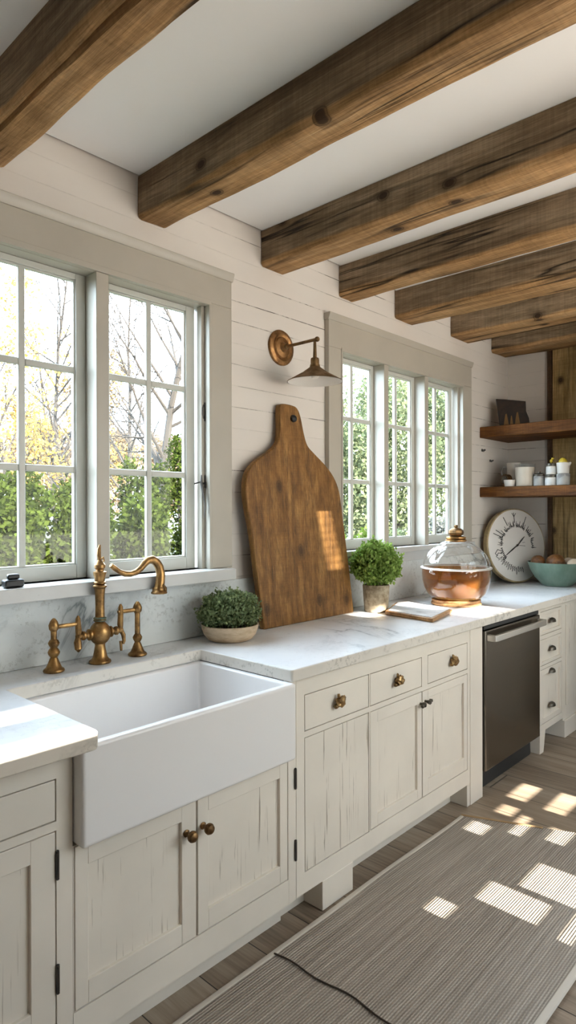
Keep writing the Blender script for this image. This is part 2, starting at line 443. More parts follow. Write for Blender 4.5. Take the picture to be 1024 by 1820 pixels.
# unseen wall behind the viewer; openings cut to shape fill light and sun patches
OPEN_F = (1.45, 3.95, .98, 2.50)
SUN_CUTS = [(2.190, 2.335, .632, .722), (2.378, 2.590, .602, .690), (2.005, 2.100, .723, .760), (2.165, 2.365, .586, .610),
            (3.100, 3.310, .772, .815), (3.085, 3.330, .702, .746), (2.905, 3.010, .768, .805), (2.735, 2.960, .738, .764),
            (2.630, 2.735, .784, .822), (2.785, 2.940, .676, .712),
            (.10, .835, 1.796, 1.840), (.10, .835, 1.712, 1.750)]
wall_holes('wall_front', 'y', YF-.03, YF, XL-.14, XR+.14, -.1, 2.9, [OPEN_F] + SUN_CUTS, M['plaster_tan'])
tag(MB().box(4.25, XR-.001, -2.4, -1.0, .001, ZC-.001).build('corner_shade_block', M['plaster_tan']), kind='structure')  # block added out of view to keep fill light off the right corner
tag(MB().box(XL-.14, XR+.14, YF-.14, .14, -.1, 0).build('floor', M['floor']), kind='structure')
tag(MB().box(XL, XR, YF, -.011, ZC, ZC+.12).build('ceiling', M['ceiling']), kind='structure')
tag(MB().box(XL-.15, XR+.15, YF-.15, .15, 2.9, 3.0).build('roof', M['plaster']), kind='structure')
tag(MB().box(XL, XR, -.011, -.0005, ZC+.006, ZC+.03).build('ceiling_shadow_strip', M['dark_gap']), kind='structure')  # dark strip put in as the shadow line where wall meets ceiling
# plank cladding on the right wall and its dark edge batten
tag(MB().box(XR-.03, XR-.001, -.352, -.318, .915, ZC-.001).build('trim_1', M['clad_edge']), kind='structure')
mb = MB(); y = -.353; k = 0
for w in (.235, .26, .22, .27, .24, .25, .26, .25, .24, .25):
    mb.box(XR-.022-.003*(k % 2), XR-.001, y-w+.003, y, .915, ZC-.001); y -= w; k += 1
tag(mb.build('wall_right_cladding', M['clad'], bevel=.003), kind='structure')

# ------------------------------------------------------------------ windows
def window(name, O, sashes, mulls, casing, zrows, sill, apron):
    x0, x1, z0, z1 = O
    root = thing(name, None, None, (x0, 0, z0), kind='structure')
    cl, cr, ct = casing
    mb = MB()
    mb.box(cl, x0, -.030, -.001, sill[1], z1); mb.box(x1, cr, -.030, -.001, sill[1], z1)     # side casings
    mb.box(cl, cr, -.030, -.001, z1, ct-.035)
    mb.build('casing', M['trim'], root, bevel=.003)
    MB().prism([(-.001, ct-.036), (-.031, ct-.036), (-.036, ct-.028), (-.042, ct-.012), (-.044, ct), (-.001, ct)], cl-.006, cr+.006, 'x').build('crown_moulding', M['trim'], root, bevel=.002)
    mb = MB()                                                                                # stop bead round the opening
    mb.box(x0-.0, x1, -.034, -.012, z1-.012, z1+.010); 
    mb.box(x0, x0+.012, -.033, .082, z0, z1-.012); mb.box(x1-.012, x1, -.033, .082, z0, z1-.012); mb.box(x0+.012, x1-.012, -.011, .082, z1-.013, z1-.001)
    mb.box(x1-.030, x1-.012, .0, .03, z0, z1-.013); mb.box(x0+.012, x0+.030, .0, .03, z0, z1-.013)
    mb.build('jamb', M['trim'], root, bevel=.0015)
    for a, b in mulls:
        MB().box(a, b, -.030, .076, z0, z1-.013).build('mullion', M['trim'], root, bevel=.002)
    for (a, b, gl, gr, mx) in sashes:
        gz0, gz1 = z0+.052, z1-.036
        mb = MB()
        mb.box(a, gl, .046, .075, z0+.0005, z1-.014); mb.box(gr, b, .046, .075, z0+.0005, z1-.014)
        mb.box(gl, gr, .046, .075, z0+.0005, gz0); mb.box(gl, gr, .046, .075, gz1, z1-.014)
        # stepped glazing bead
        mb.box(gl, gl+.007, .052, .070, gz0, gz1); mb.box(gr-.007, gr, .052, .070, gz0, gz1)
        mb.box(gl+.007, gr-.007, .052, .070, gz0, gz0+.007); mb.box(gl+.007, gr-.007, .052, .070, gz1-.007, gz1)
        s_ = mb.build('sash', M['sash'], root, bevel=.002)
        mb = MB(); hw = .0125
        mb.box(mx-hw, mx+hw, .052, .071, gz0, gz1)
        for zr in zrows:
            mb.box(gl, mx-hw, .053, .070, zr-hw, zr+hw); mb.box(mx+hw, gr, .053, .070, zr-hw, zr+hw)
        mb.build('muntin', M['sash'], s_, bevel=.004)
        MB().box(gl, gr, .062, .065, gz0, gz1).build('pane', M['pane'], s_)
    MB().box(sill[2], sill[3], sill[4], -.001, sill[0], sill[1]).box(x0+.001, x1-.001, -.001, .10, sill[0], z0-.0).build('sill', M['sill'], root, bevel=.004)
    if apron:
        MB().box(cl, cr, -.024, -.001, apron, sill[0]).build('apron', M['sill'], root, bevel=.002)
    return root
w1 = window('window_1', W1, [(.757, 1.246, .802, 1.206, 1.004), (1.298, 1.766, 1.344, 1.720, 1.534)],
            [(1.246, 1.298)], (.595, 1.917, 2.500), (1.60, 1.972), (1.146, 1.195, .55, 1.876, -.10), None)
w2 = window('window_2', W2, [(2.735, 3.107, 2.765, 3.080, 2.905), (3.152, 3.557, 3.195, 3.520, 3.352), (3.602, 4.040, 3.640, 4.003, 3.832)],
            [(3.107, 3.152), (3.557, 3.602)], (2.600, 4.190, 2.487), (1.61, 1.962), (1.195, 1.225, 2.58, 4.19, -.055), 1.137)
# ironmongery on the right jamb of window 1
mb = MB(); jx = 1.785
mb.box(jx-.004, jx, -.006, .008, 1.835, 1.915); mb.tube([(jx-.006, .001, 1.845), (jx-.012, .001, 1.865), (jx-.012, .001, 1.89), (jx-.006, .001, 1.905)], .004, 8)
mb.build('sash_catch', M['iron'], w1)
mb = MB(); mb.box(jx-.004, jx, -.006, .008, 1.545, 1.60)
mb.tube([(jx-.004, .001, 1.565), (jx-.022, -.003, 1.565)], .005, 8)
mb.tube([(jx-.022, -.003, 1.60), (jx-.022, -.003, 1.565), (jx-.018, -.010, 1.52), (jx-.014, -.018, 1.47), (jx-.016, -.016, 1.42)], [.003, .006, .0055, .004, .003], 8)
mb.tube([(jx-.02, -.003, 1.572), (jx-.05, .012, 1.562)], .003, 8)
mb.build('sash_lever', M['iron'], w1)

# ------------------------------------------------------------------ ceiling beams
def beam(x0, x1, label, seed, notch=False, zb=2.600):
    z0, z1 = zb, ZC-.0015
    ny = 60; Y0, Y1 = -.003, YF+.01
    ch = .014
    prof = [(x0, z1), (x0, z0+(z1-z0)*.66), (x0, z0+(z1-z0)*.33), (x0, z0+ch), (x0+ch*.35, z0+ch*.35)]
    if notch: prof += [(x0+.016, z0), (x0+.020, z0+.035), (x0+.026, z0)]
    prof += [(x0+ch, z0)] if not notch else []
    w = x1-x0
    prof += [(x0+w*.35, z0), (x0+w*.66, z0), (x1-ch, z0), (x1-ch*.35, z0+ch*.35), (x1, z0+ch), (x1, z0+(z1-z0)*.33), (x1, z0+(z1-z0)*.66), (x1, z1)]
    bm = bmesh.new(); rings = []
    for j in range(ny+1):
        y = Y0 + (Y1-Y0)*j/ny; ring = []
        for i, (x, z) in enumerate(prof):
            q = Vector((x*3.1+seed*7.7, y*2.2, z*3.1+i*.21))
            a = noise.noise(q)*.007 + noise.noise(q*3.3)*.003
            b = noise.noise(q + Vector((31, 5, 9)))*.007 + noise.noise(q*3.1 + Vector((3, 4, 9)))*.003
            top = z > z1-1e-6
            nx = x + (0 if top else a); nz = z + (0 if top else b)
            if notch and i in (5, 7): nx += (.0 if i == 5 else (.004 - .004*y*1.1))
            ring.append(bm.verts.new((nx, y, nz)))
        rings.append(ring)
    n = len(prof)
    for A, B in zip(rings, rings[1:]):
        for i in range(n): bm.faces.new((A[i], A[(i+1) % n], B[(i+1) % n], B[i]))
    bm.faces.new(rings[0]); bm.faces.new(rings[-1][::-1])
    mb = MB(); mb.bm.free(); mb.bm = bm
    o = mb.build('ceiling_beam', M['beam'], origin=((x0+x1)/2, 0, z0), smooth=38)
    return tag(o, label, 'beam', 'rustic ceiling beams', 'thing')
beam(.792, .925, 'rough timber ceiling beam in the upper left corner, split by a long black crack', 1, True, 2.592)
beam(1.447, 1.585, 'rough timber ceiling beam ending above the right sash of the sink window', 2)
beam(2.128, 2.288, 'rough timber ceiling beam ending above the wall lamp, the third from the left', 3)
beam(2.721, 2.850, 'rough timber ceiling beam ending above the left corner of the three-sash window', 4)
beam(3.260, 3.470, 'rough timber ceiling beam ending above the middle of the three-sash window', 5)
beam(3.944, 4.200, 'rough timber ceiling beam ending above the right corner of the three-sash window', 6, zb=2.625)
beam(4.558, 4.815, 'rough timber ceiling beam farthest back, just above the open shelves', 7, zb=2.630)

# ------------------------------------------------------------------ worktop, splash, sink
CT, CB = .910, .868
out = [(-.20, -.004), (-.20, -.765), (.800, -.765), (.815, -.762), (.823, -.752), (.826, -.74), (.826, -.225), (1.575, -.225), (1.575, -.693), (1.578, -.702), (1.586, -.706), (4.845, -.706), (4.845, -.004)]
mb = MB(); mb.prism(out, CB, CT, 'z')
ctop = mb.build('worktop', M['counter'], bevel=.004, bseg=2)
ctop.data.materials.append(M['counter_edge']); ctop.data.materials.append(M['chipped_edge'])
for p in ctop.data.polygons:
    if abs(p.normal.z) < .5: p.material_index = 2 if p.center.x < .85 and p.center.y < -.7 else 1
tag(ctop, 'white marble worktop with rough edges running along the window wall', 'worktop')
tag(MB().box(-.20, 4.845, -.022, -.001, .911, 1.136).build('backsplash', M['splash'], bevel=.0015), 'grey clouded marble upstand along the wall under both windows', 'backsplash')

def sink():
    bm = bmesh.new()
    x0, x1, y0, y1, z0, z1 = .801, 1.583, -.718, -.185, .612, .8665
    o = [bm.verts.new((x, y, z)) for z in (z0, z1) for x, y in ((x0,y0),(x1,y0),(x1,y1),(x0,y1))]
    i_ = [(x0+.03, y0+.032), (x1-.020, y0+.032), (x1-.020, y1-.045), (x0+.03, y1-.045)]
    t = [bm.verts.new((x, y, z1)) for x, y in i_]
    j_ = [(x0+.045, y0+.045), (x1-.032, y0+.045), (x1-.032, y1-.058), (x0+.045, y1-.058)]
    b = [bm.verts.new((x, y, z0+.03)) for x, y in j_]
    bm.faces.new((o[3], o[2], o[1], o[0]))
    for k in range(4):
        l = (k+1) % 4
        bm.faces.new((o[k], o[l], o[4+l], o[4+k]))
        bm.faces.new((o[4+k], o[4+l], t[l], t[k]))
        bm.faces.new((t[k], t[l], b[l], b[k]))
    bm.faces.new(b)
    mb = MB(); mb.bm.free(); mb.bm = bm
    r = thing('apron_sink', 'white glazed apron-front sink set in the marble worktop', 'sink', (1.19, -.45, z0))
    mb.build('basin', M['porcelain'], r, bevel=.021, bseg=5)
    MB().lathe([(.0, .0015), (.030, .0015), (.036, .004), (.042, .004), (.044, .0)], (1.19, -.45, z0+.0305), 24).build('drain', M['brass'], r)
sink()

# ------------------------------------------------------------------ cabinets
FY = -.675                                       # face-frame plane
def front(par, kind, x0, x1, z0, z1, y=FY, panel=None, worn=True, flat_mat=None):
    """an inset door or drawer front with a fine gap round it"""
    g = .0034; x0 += g; x1 -= g; z0 += g; z1 -= g
    if panel is None:
        return MB().box(x0, x1, y, y+.02, z0, z1).build(kind, flat_mat or M['cab'], par, bevel=.0012)
    a, b, c, d_ = panel
    mb = MB()
    mb.box(x0, a, y, y+.022, z0, z1); mb.box(b, x1, y, y+.022, z0, z1); mb.box(a, b, y, y+.022, z0, c); mb.box(a, b, y, y+.022, d_, z1)
    o = mb.build(kind, M['cab'], par, bevel=.0015, weld=False)
    mb = MB().box(a-.001, b+.001, y+.011, y+.018, c-.001, d_+.001)
    mb.build('panel', M['cab_worn'] if worn else M['cab'], o)
    return o
def frame(par, x0, x1, z0, z1, opens, y=FY):
    mb = MB()
    A = sorted({x0, x1, *[o[0] for o in opens], *[o[1] for o in opens]}); Z = sorted({z0, z1, *[o[2] for o in opens], *[o[3] for o in opens]})
    for i in range(len(A)-1):
        j = 0
        while j < len(Z)-1:
            sol = lambda j: not any(o[0] < (A[i]+A[i+1])/2 < o[1] and o[2] < (Z[j]+Z[j+1])/2 < o[3] for o in opens)
            if not sol(j): j += 1; continue
            k = j
            while k < len(Z)-1 and sol(k): k += 1
            mb.box(A[i], A[i+1], y, y+.022, Z[j], Z[k]); j = k
    return mb.build('face_frame', M['cab'], par, weld=True)
def carcass(par, x0, x1, z0, z1, y0=FY+.024, y1=-.03):
    mb = MB()
    mb.box(x0, x0+.016, y0, y1, z0, z1); mb.box(x1-.016, x1, y0, y1, z0, z1)
    mb.box(x0+.016, x1-.016, y0, y1, z0, z0+.016); mb.box(x0+.016, x1-.016, y1-.012, y1, z0+.016, z1)
    return mb.build('carcass', M['dark_gap'], par)
def hinge(par, x, z):
    mb = MB(); mb.tube([(x, FY-.004, z-.03), (x, FY-.004, z+.03)], .0045, 8)
    mb.ball((x, FY-.004, z+.033), .005, 1); mb.ball((x, FY-.004, z-.033), .005, 1)
    mb.build('hinge', M['iron'], par)
def toe(par, x0, x1, y=-.60):
    MB().box(x0, x1, y, y+.018, .001, .106).build('toe_kick', M['cab'], par)

# left drawer cabinet
c1 = thing('base_cabinet', 'cream cabinet left of the sink with one drawer over a door', 'cabinet', (.45, -.35, 0))
frame(c1, .10, .797, .105, .867, [(.17, .755, .687, .792), (.17, .755, .190, .665)])
carcass(c1, .10, .796, .106, .867)
dr = front(c1, 'drawer', .17, .755, .687, .792)
d1 = front(c1, 'door', .17, .755, .190, .665, panel=(.235, .690, .250, .606))
hinge(d1, .7555, .581); hinge(d1, .7555, .302)
toe(c1, .10, .797)
# sink cabinet
c2 = thing('sink_cabinet', 'cream cabinet under the white sink with two worn doors', 'cabinet', (1.2, -.35, 0))
frame(c2, .798, 1.588, .105, .609, [(.800, 1.586, .190, .6075)])
MB().box(1.5885, 1.626, FY, FY+.022, .105, .867).build('stile', M['cab'], c2, bevel=.001)
carcass(c2, .800, 1.625, .106, .600)
dl = front(c2, 'door', .800, 1.192, .190, .6075, panel=(.840, 1.136, .252, .548))
dr2 = front(c2, 'door', 1.192, 1.5865, .190, .6075, panel=(1.236, 1.546, .252, .548))
hinge(c2, 1.6200, .525); hinge(c2, 1.6200, .279)
def pear_knob(par, x, z, mat):
    Mr = Matrix.Rotation(PI/2, 4, 'X')     # local z -> -y
    MB().lathe([(.010, 0), (.011, .003), (.0065, .006), (.0055, .014), (.010, .019), (.0155, .026), (.0165, .033), (.013, .040), (.006, .0435), (.0, .0445)], (x, FY-.0005, z), 20, Mr).build('knob', mat, par)
pear_knob(dl, 1.151, .511, M['bronze']); pear_knob(dr2, 1.213, .511, M['bronze'])
toe(c2, .798, 1.626)
# centre cabinet: three drawers over three doors, foot block and full-height post
c3 = thing('base_cabinet', 'cream cabinet right of the sink with three drawers over three doors', 'cabinet', (2.3, -.35, 0))
opens = [(1.670, 2.054, .672, .802), (2.060, 2.448, .672, .802), (2.496, 2.868, .672, .802), (1.670, 2.054, .180, .652), (2.060, 2.868, .182, .652)]
frame(c3, 1.6275, 2.891, .108, .867, opens)
carcass(c3, 1.6275, 2.891, .109, .867)
nug = []
def nugget(par, x, z, seed):
    mb = MB(); random.seed(seed)
    mb.ball((x, FY-.020, z), .020, 3, 1.15, .75, .95, .55, seed)
    mb.ball((x-.018, FY-.014, z-.014), .011, 2, 1.2, .8, .8, .5, seed+3); mb.ball((x+.014, FY-.018, z+.010), .012, 2, 1, .8, .9, .5, seed+5)
    mb.ball((x-.008, FY-.016, z+.022), .008, 2, .8, .8, 1.2, .4, seed+6)
    mb.tube([(x, FY, z), (x, FY-.02, z)], .008, 10)
    mb.build('knob', M['nugget'], par)
for (a, b), kx, sd in zip(((1.670, 2.054), (2.060, 2.448), (2.496, 2.868)), (1.852, 2.243, 2.708), (3, 8, 13)):
    nugget(front(c3, 'drawer', a, b, .672, .802, worn=True), kx, .742, sd)
front(c3, 'door', 1.670, 2.054, .180, .652, flat_mat=M['cab_worn'])
db = front(c3, 'door', 2.060, 2.450, .182, .652, panel=(2.112, 2.410, .232, .600))
dc = front(c3, 'door', 2.450, 2.868, .182, .652, panel=(2.500, 2.832, .250, .612))
def twig_knob(par, x, z, sgn, seed):
    mb = MB(); mb.tube([(x, FY, z), (x, FY-.018, z)], .006, 8)
    mb.ball((x, FY-.021, z), .012, 2, 1.1, .9, .9, .4, seed); mb.ball((x+.014*sgn, FY-.022, z+.004*sgn), .009, 2, 1.1, .9, .9, .4, seed+2)
    mb.build('knob', M['pewter'], par)
twig_knob(db, 2.434, .600, -1, 4); twig_knob(dc, 2.475, .603, 1, 9)
MB().box(1.766, 1.946, FY-.001, FY+.095, .001, .1075).build('foot', M['cab'], c3, bevel=.002)
MB().box(2.8915, 3.020, FY-.004, -.56, .001, .867).build('post', M['cab'], c3, bevel=.003)
MB().box(2.862, 2.8910, FY+.0, -.56, .001, .1075).build('foot', M['cab'], c3, bevel=.002)
toe(c3, 1.6275, 2.860, -.585)
# dishwasher
dw = thing('dishwasher', 'brushed steel dishwasher built in between the cream cabinets', 'dishwasher', (3.38, -.35, 0))
mb = MB().box(3.026, 3.732, -.655, -.05, .10, .862); mb.build('tub', M['black'], dw)
door = MB().box(3.032, 3.728, -.690, -.657, .125, .835).build('door', M['steel'], dw, bevel=.005, bseg=3)
MB().box(3.032, 3.728, -.682, -.657, .839, .858).build('control_strip', M['black_plastic'], dw, bevel=.002)
mb = MB(); n = 14
prof = []
mb.prism([(3.045, -.690), (3.045, -.722), (3.052, -.735), (3.066, -.741), (3.694, -.741), (3.708, -.735), (3.715, -.722), (3.715, -.690), (3.690, -.690), (3.690, -.722), (3.070, -.722), (3.070, -.690)], .783, .815, 'z')
mb.build('handle', M['steel_bright'], door, bevel=.003)
MB().box(3.030, 3.730, -.630, -.615, .004, .123).build('kick_plate', M['black_plastic'], dw)
# right drawer unit on tapered legs
c4 = thing('drawer_cabinet', 'cream drawer unit with four dark cup pulls, right of the dishwasher', 'cabinet', (3.95, -.35, 0))
opens = [(3.772, 4.112, .700, .842), (3.772, 4.112, .518, .676), (3.772, 4.112, .170, .498)]
frame(c4, 3.738, 4.142, .130, .867, opens); carcass(c4, 3.738, 4.142, .131, .867)
def cup_pull(par, x, z, s=1.0, knobby=False):
    mb = MB()
    n = 14; m_ = 6
    rings = []
    for j in range(m_+1):
        b = (PI/2)*j/m_
        ring = []
        for i in range(n+1):
            a = PI*i/n
            ring.append(mb.bm.verts.new((x - math.cos(a)*.038*s*math.cos(b*.98), FY - math.sin(b)*.024*s - .001, z - .010 + math.sin(a)*.026*s*math.cos(b*.75))))
        rings.append(ring)
    for A, B in zip(rings, rings[1:]):
        for i in range(n): mb.bm.faces.new((A[i], A[i+1], B[i+1], B[i]))
    mb.box(x-.040*s, x+.040*s, FY-.003, FY, z-.014, z-.008)
    o = mb.build('pull', M['pewter'], par)
    sd = o.modifiers.new('solid', 'SOLIDIFY'); sd.thickness = .003
d_a = front(c4, 'drawer', 3.772, 4.112, .700, .842, panel=(3.800, 4.086, .722, .820), worn=False)
d_b = front(c4, 'drawer', 3.772, 4.112, .518, .676, panel=(3.800, 4.086, .540, .654), worn=False)
d_c = front(c4, 'drawer', 3.772, 4.112, .170, .498, panel=(3.806, 4.080, .205, .462), worn=True)
cup_pull(d_a, 3.945, .775); cup_pull(d_b, 3.945, .605); cup_pull(d_c, 3.935, .470); cup_pull(d_c, 3.935, .265)
def taper(x0, x1, par):
    mb = MB(); b = [mb.bm.verts.new(p) for p in [(x0, FY, .1295), (x1, FY, .1295), (x1, FY+.07, .1295), (x0, FY+.07, .1295), (x0+.002, FY+.002, .001), (x0+.058, FY+.002, .001), (x0+.058, FY+.058, .001), (x0+.002, FY+.058, .001)]]
    for f in ((0,1,2,3),(7,6,5,4),(0,4,5,1),(1,5,6,2),(2,6,7,3),(3,7,4,0)): mb.bm.faces.new([b[i] for i in f])
    mb.build('leg', M['cab'], par, bevel=.002)
taper(3.765, 3.850, c4)
MB().box(3.738, 4.142, -.46, -.44, .001, .1295).build('toe_kick', M['dark_gap'], c4)
# tall plain end panel with its plinth
c5 = thing('end_cabinet', 'plain cream corner panel with a plinth at the far right', 'cabinet', (4.5, -.35, 0))
MB().box(4.144, 4.845, FY+.004, -.05, .112, .867).build('carcass', M['cab'], c5, bevel=.002)
MB().box(4.150, 4.845, FY-.006, -.05, .001, .110).build('plinth', M['cab'], c5, bevel=.003)
MB().box(4.19, 4.80, FY-.002, FY+.0035, .20, .84).build('door', M['cab_worn'], c5, bevel=.002)

# ------------------------------------------------------------------ tap and spout
fc = thing('bridge_tap', 'antique brass tap with a tall central column and two side posts behind the sink', 'tap', (1.199, -.13, CT))
X, Y = 1.199, -.128
col = MB().lathe([(.037, 0), (.039, .004), (.037, .009), (.031, .013), (.025, .022), (.020, .045), (.0175, .062), (.0185, .068), (.026, .074), (.034, .086), (.037, .102), (.036, .116), (.030, .130), (.022, .139), (.017, .143),
                  (.019, .146), (.021, .150), (.018, .158), (.0165, .165), (.0155, .20), (.0165, .24), (.0185, .262), (.024, .268), (.024, .273), (.0165, .277), (.021, .281), (.021, .285),
                  (.017, .288), (.019, .300), (.023, .315), (.0235, .321), (.015, .324), (.014, .329), (.019, .336), (.019, .346), (.012, .356), (.008, .362), (.0, .364)], (X, Y, CT), 28).build('column', M['brass'], fc)
MB().lathe([(.0175, .1455), (.0225, .148), (.0225, .151), (.018, .153), (.0225, .156), (.0225, .159), (.0172, .162)], (X, Y, CT), 24).build('collar', M['verdigris'], fc)
mb = MB(); mb.tube([(X, Y, CT+.36), (X-.003, Y, CT+.380), (X-.003, Y, CT+.40), (X+.001, Y, CT+.417)], [.005, .0075, .007, .003], 10)
mb.tube([(X+.004, Y, CT+.365), (X+.014, Y, CT+.372), (X+.017, Y, CT+.360), (X+.010, Y, CT+.352)], .003, 8)
mb.build('finial', M['brass'], fc)
def side_post(px, short, sgn):
    h = .150 if not short else .172
    prof = [(.033, 0), (.035, .004), (.033, .009), (.026, .014), (.021, .024), (.014, .042)]
    if not short: prof += [(.011, .048), (.018, .058), (.020, .065), (.016, .074), (.011, .080), (.016, .088), (.019, .095), (.015, .104), (.010, .108)]
    else: prof += [(.010, .050), (.016, .060), (.0175, .068), (.013, .076), (.010, .080)]
    prof += [(.0095, h-.03), (.010, h-.015), (.0155, h-.008), (.017, h+.005), (.012, h+.018), (.005, h+.027), (0, h+.029)]
    MB().lathe(prof, (px, Y, CT), 22).build('side_post', M['brass'], fc)
    zt = CT + h
    xe = px + sgn*.082
    MB().tube([(px, Y, zt-.002), (px+sgn*.05, Y, zt-.002), (xe, Y, zt-.002)], [.0075, .0075, .0065], 10).build('bridge_arm', M['brass'], fc)
side_post(1.027, False, 1); side_post(1.354, True, -1)
def tap_valve(sgn):
    mb = MB(); x0 = X + sgn*.034; z = CT + .104
    Mr = Matrix.Rotation(sgn*PI/2, 4, 'Y')
    mb.lathe([(.014, 0), (.020, .004), (.020, .010), (.012, .013), (.010, .020), (.015, .026), (.016, .034), (.010, .040), (.012, .046), (.013, .052), (.006, .058), (0, .060)], (x0, Y, z), 18, Mr)
    xc = x0 + sgn*.050
    top = CT + (.172 if sgn > 0 else .150)
    mb.tube([(xc, Y, z), (xc-sgn*.002, Y, z+.02), (xc, Y, top-.004), (xc, Y, top+.016), (xc, Y, top+.026)], [.008, .011, .010, .008, .003], 10)
    mb.tube([(xc, Y, z), (xc+sgn*.006, Y-.008, z-.018), (xc+sgn*.006, Y-.012, z-.040), (xc+sgn*.004, Y-.010, z-.050)], [.008, .013 if sgn < 0 else .008, .012 if sgn < 0 else .006, .004], 10)
    if sgn > 0: mb.tube([(xc, Y, z-.04), (xc, Y-.003, z-.075)], [.006, .0045], 8)
    mb.build('valve', M['brass'], fc)
tap_valve(-1); tap_valve(1)
# curved swan-neck spout standing on the sill edge
sp = thing('spout', 'curved brass swan-neck spout fixed to the sill edge right of the tap', 'tap', (1.455, -.125, 1.145))
S = [(1.452, 1.150), (1.457, 1.175), (1.459, 1.205), (1.452, 1.232), (1.438, 1.252), (1.420, 1.262), (1.400, 1.259), (1.385, 1.247), (1.368, 1.230), (1.348, 1.219), (1.325, 1.214), (1.300, 1.217), (1.278, 1.226), (1.258, 1.240), (1.243, 1.252)]
MB().tube([(x, -.128, z) for x, z in S], [.019, .018, .0175, .017, .0165, .016, .0145, .013, .012, .0115, .011, .011, .0090, .010, .008], 16).build('neck', M['brass'], sp)
mb = MB().lathe([(.030, 0), (.031, .004), (.027, .009), (.022, .014), (.021, .022), (.018, .026)], (1.452, -.128, 1.130), 24)
mb.box(1.440, 1.464, -.128, -.101, 1.131, 1.150)
mb.tube([(1.470, -.140, 1.140), (1.466, -.146, 1.152), (1.456, -.148, 1.165)], [.008, .007, .004], 8)
mb.build('flange', M['brass'], sp)

# ------------------------------------------------------------------ wall lamp
lp = thing('wall_lamp', 'brass wall lamp with a small conical shade between the windows', 'lamp', (2.262, 0, 2.24))
Mr = Matrix.Rotation(PI/2, 4, 'X')
MB().lathe([(.086, .001), (.087, .006), (.083, .012), (.074, .014), (.066, .019), (.062, .016), (.052, .013), (.047, .018), (.038, .020), (.026, .024), (.018, .034), (.013, .040), (0, .041)], (2.262, 0, 2.24), 40, Mr).build('wall_plate', M['copper_plate'], lp)
AE = -.222
MB().tube([(2.262, -.03, 2.240), (2.262, AE-.012, 2.240)], .0075, 12).ball((2.262, AE-.014, 2.240), .0125, 2).ball((2.262, -.04, 2.240), .014, 2).build('arm', M['lampshade'], lp)
sh = (2.262, AE, 0)
MB().lathe([(.0065, 2.236), (.0075, 2.20), (.0090, 2.158), (.018, 2.154), (.020, 2.146), (.020, 2.126), (.0225, 2.124), (.0225, 2.119)][::-1], sh, 22).build('socket', M['lampshade'], lp)
MB().lathe([(.024, 2.1185), (.0245, 2.1125), (.060, 2.086), (.129, 2.047), (.130, 2.045), (.1275, 2.0455)], sh, 48, cap=False).build('shade', M['lampshade'], lp)
MB().lathe([(.0215, 2.114), (.058, 2.0835), (.127, 2.0445)], sh, 48, cap=False).build('shade_lining', M['enamel'], lp)
MB().lathe([(0, 2.058), (.014, 2.061), (.022, 2.073), (.022, 2.084), (.013, 2.101), (.013, 2.1135)], sh, 20).build('bulb', M['enamel'], lp)

# ------------------------------------------------------------------ things on the worktop
# big paddle board leaning on the wall
lean = math.atan2(.10-.022, 1.05)
Mb = Matrix.Translation((0, -.122, CT+.001)) @ Matrix.Rotation(-lean, 4, 'X')
def smooth_outline(P, n=6):
    out = []
    k = len(P)
    for i in range(k):
        p0, p1, p2, p3 = (Vector(P[(i+j-1) % k]) for j in range(4))
        for s_ in range(n):
            u = s_/n
            q = .5*((2*p1) + (-p0+p2)*u + (2*p0-5*p1+4*p2-p3)*u*u + (-p0+3*p1-3*p2+p3)*u**3)
            out.append((q.x, q.y))
    return out
L = [(2.028, .0), (2.004, .22), (1.984, .43), (1.962, .555), (1.957, .635), (1.972, .70), (2.012, .748), (2.075, .790), (2.140, .825), (2.185, .862), (2.200, .905), (2.206, .98), (2.212, 1.035), (2.232, 1.052), (2.300, 1.052), (2.338, 1.040), (2.360, .995), (2.376, .92), (2.398, .862), (2.450, .822), (2.525, .772), (2.590, .712), (2.628, .640), (2.640, .56), (2.652, .44), (2.670, .26), (2.690, .0)]
sm = []
for i in range(len(L)-1):
    p0, p1, p2, p3 = (Vector(L[max(0, min(len(L)-1, i+j-1))]) for j in range(4))
    for s_ in range(4):
        u = s_/4
        q = .5*((2*p1) + (-p0+p2)*u + (2*p0-5*p1+4*p2-p3)*u*u + (-p0+3*p1-3*p2+p3)*u**3); sm.append((q.x, q.y))
sm.append(L[-1])
bd = thing('paddle_board', 'tall paddle-shaped wooden board leaning on the wall between the windows', 'cutting board', (2.35, -.10, CT))
MB().prism(sm, .0, .034, 'y', Mb).build('board', M['board'], bd, bevel=.006, bseg=3, smooth=40)
Mk = Mb @ Matrix.Translation((2.297, 0, .985)) @ Matrix.Rotation(PI/2, 4, 'X')
MB().lathe([(.016, -.001), (.018, .004), (.017, .012), (.012, .016), (0, .017)], (0,0,0), 20, Mk).build('peg', M['black'], bd)
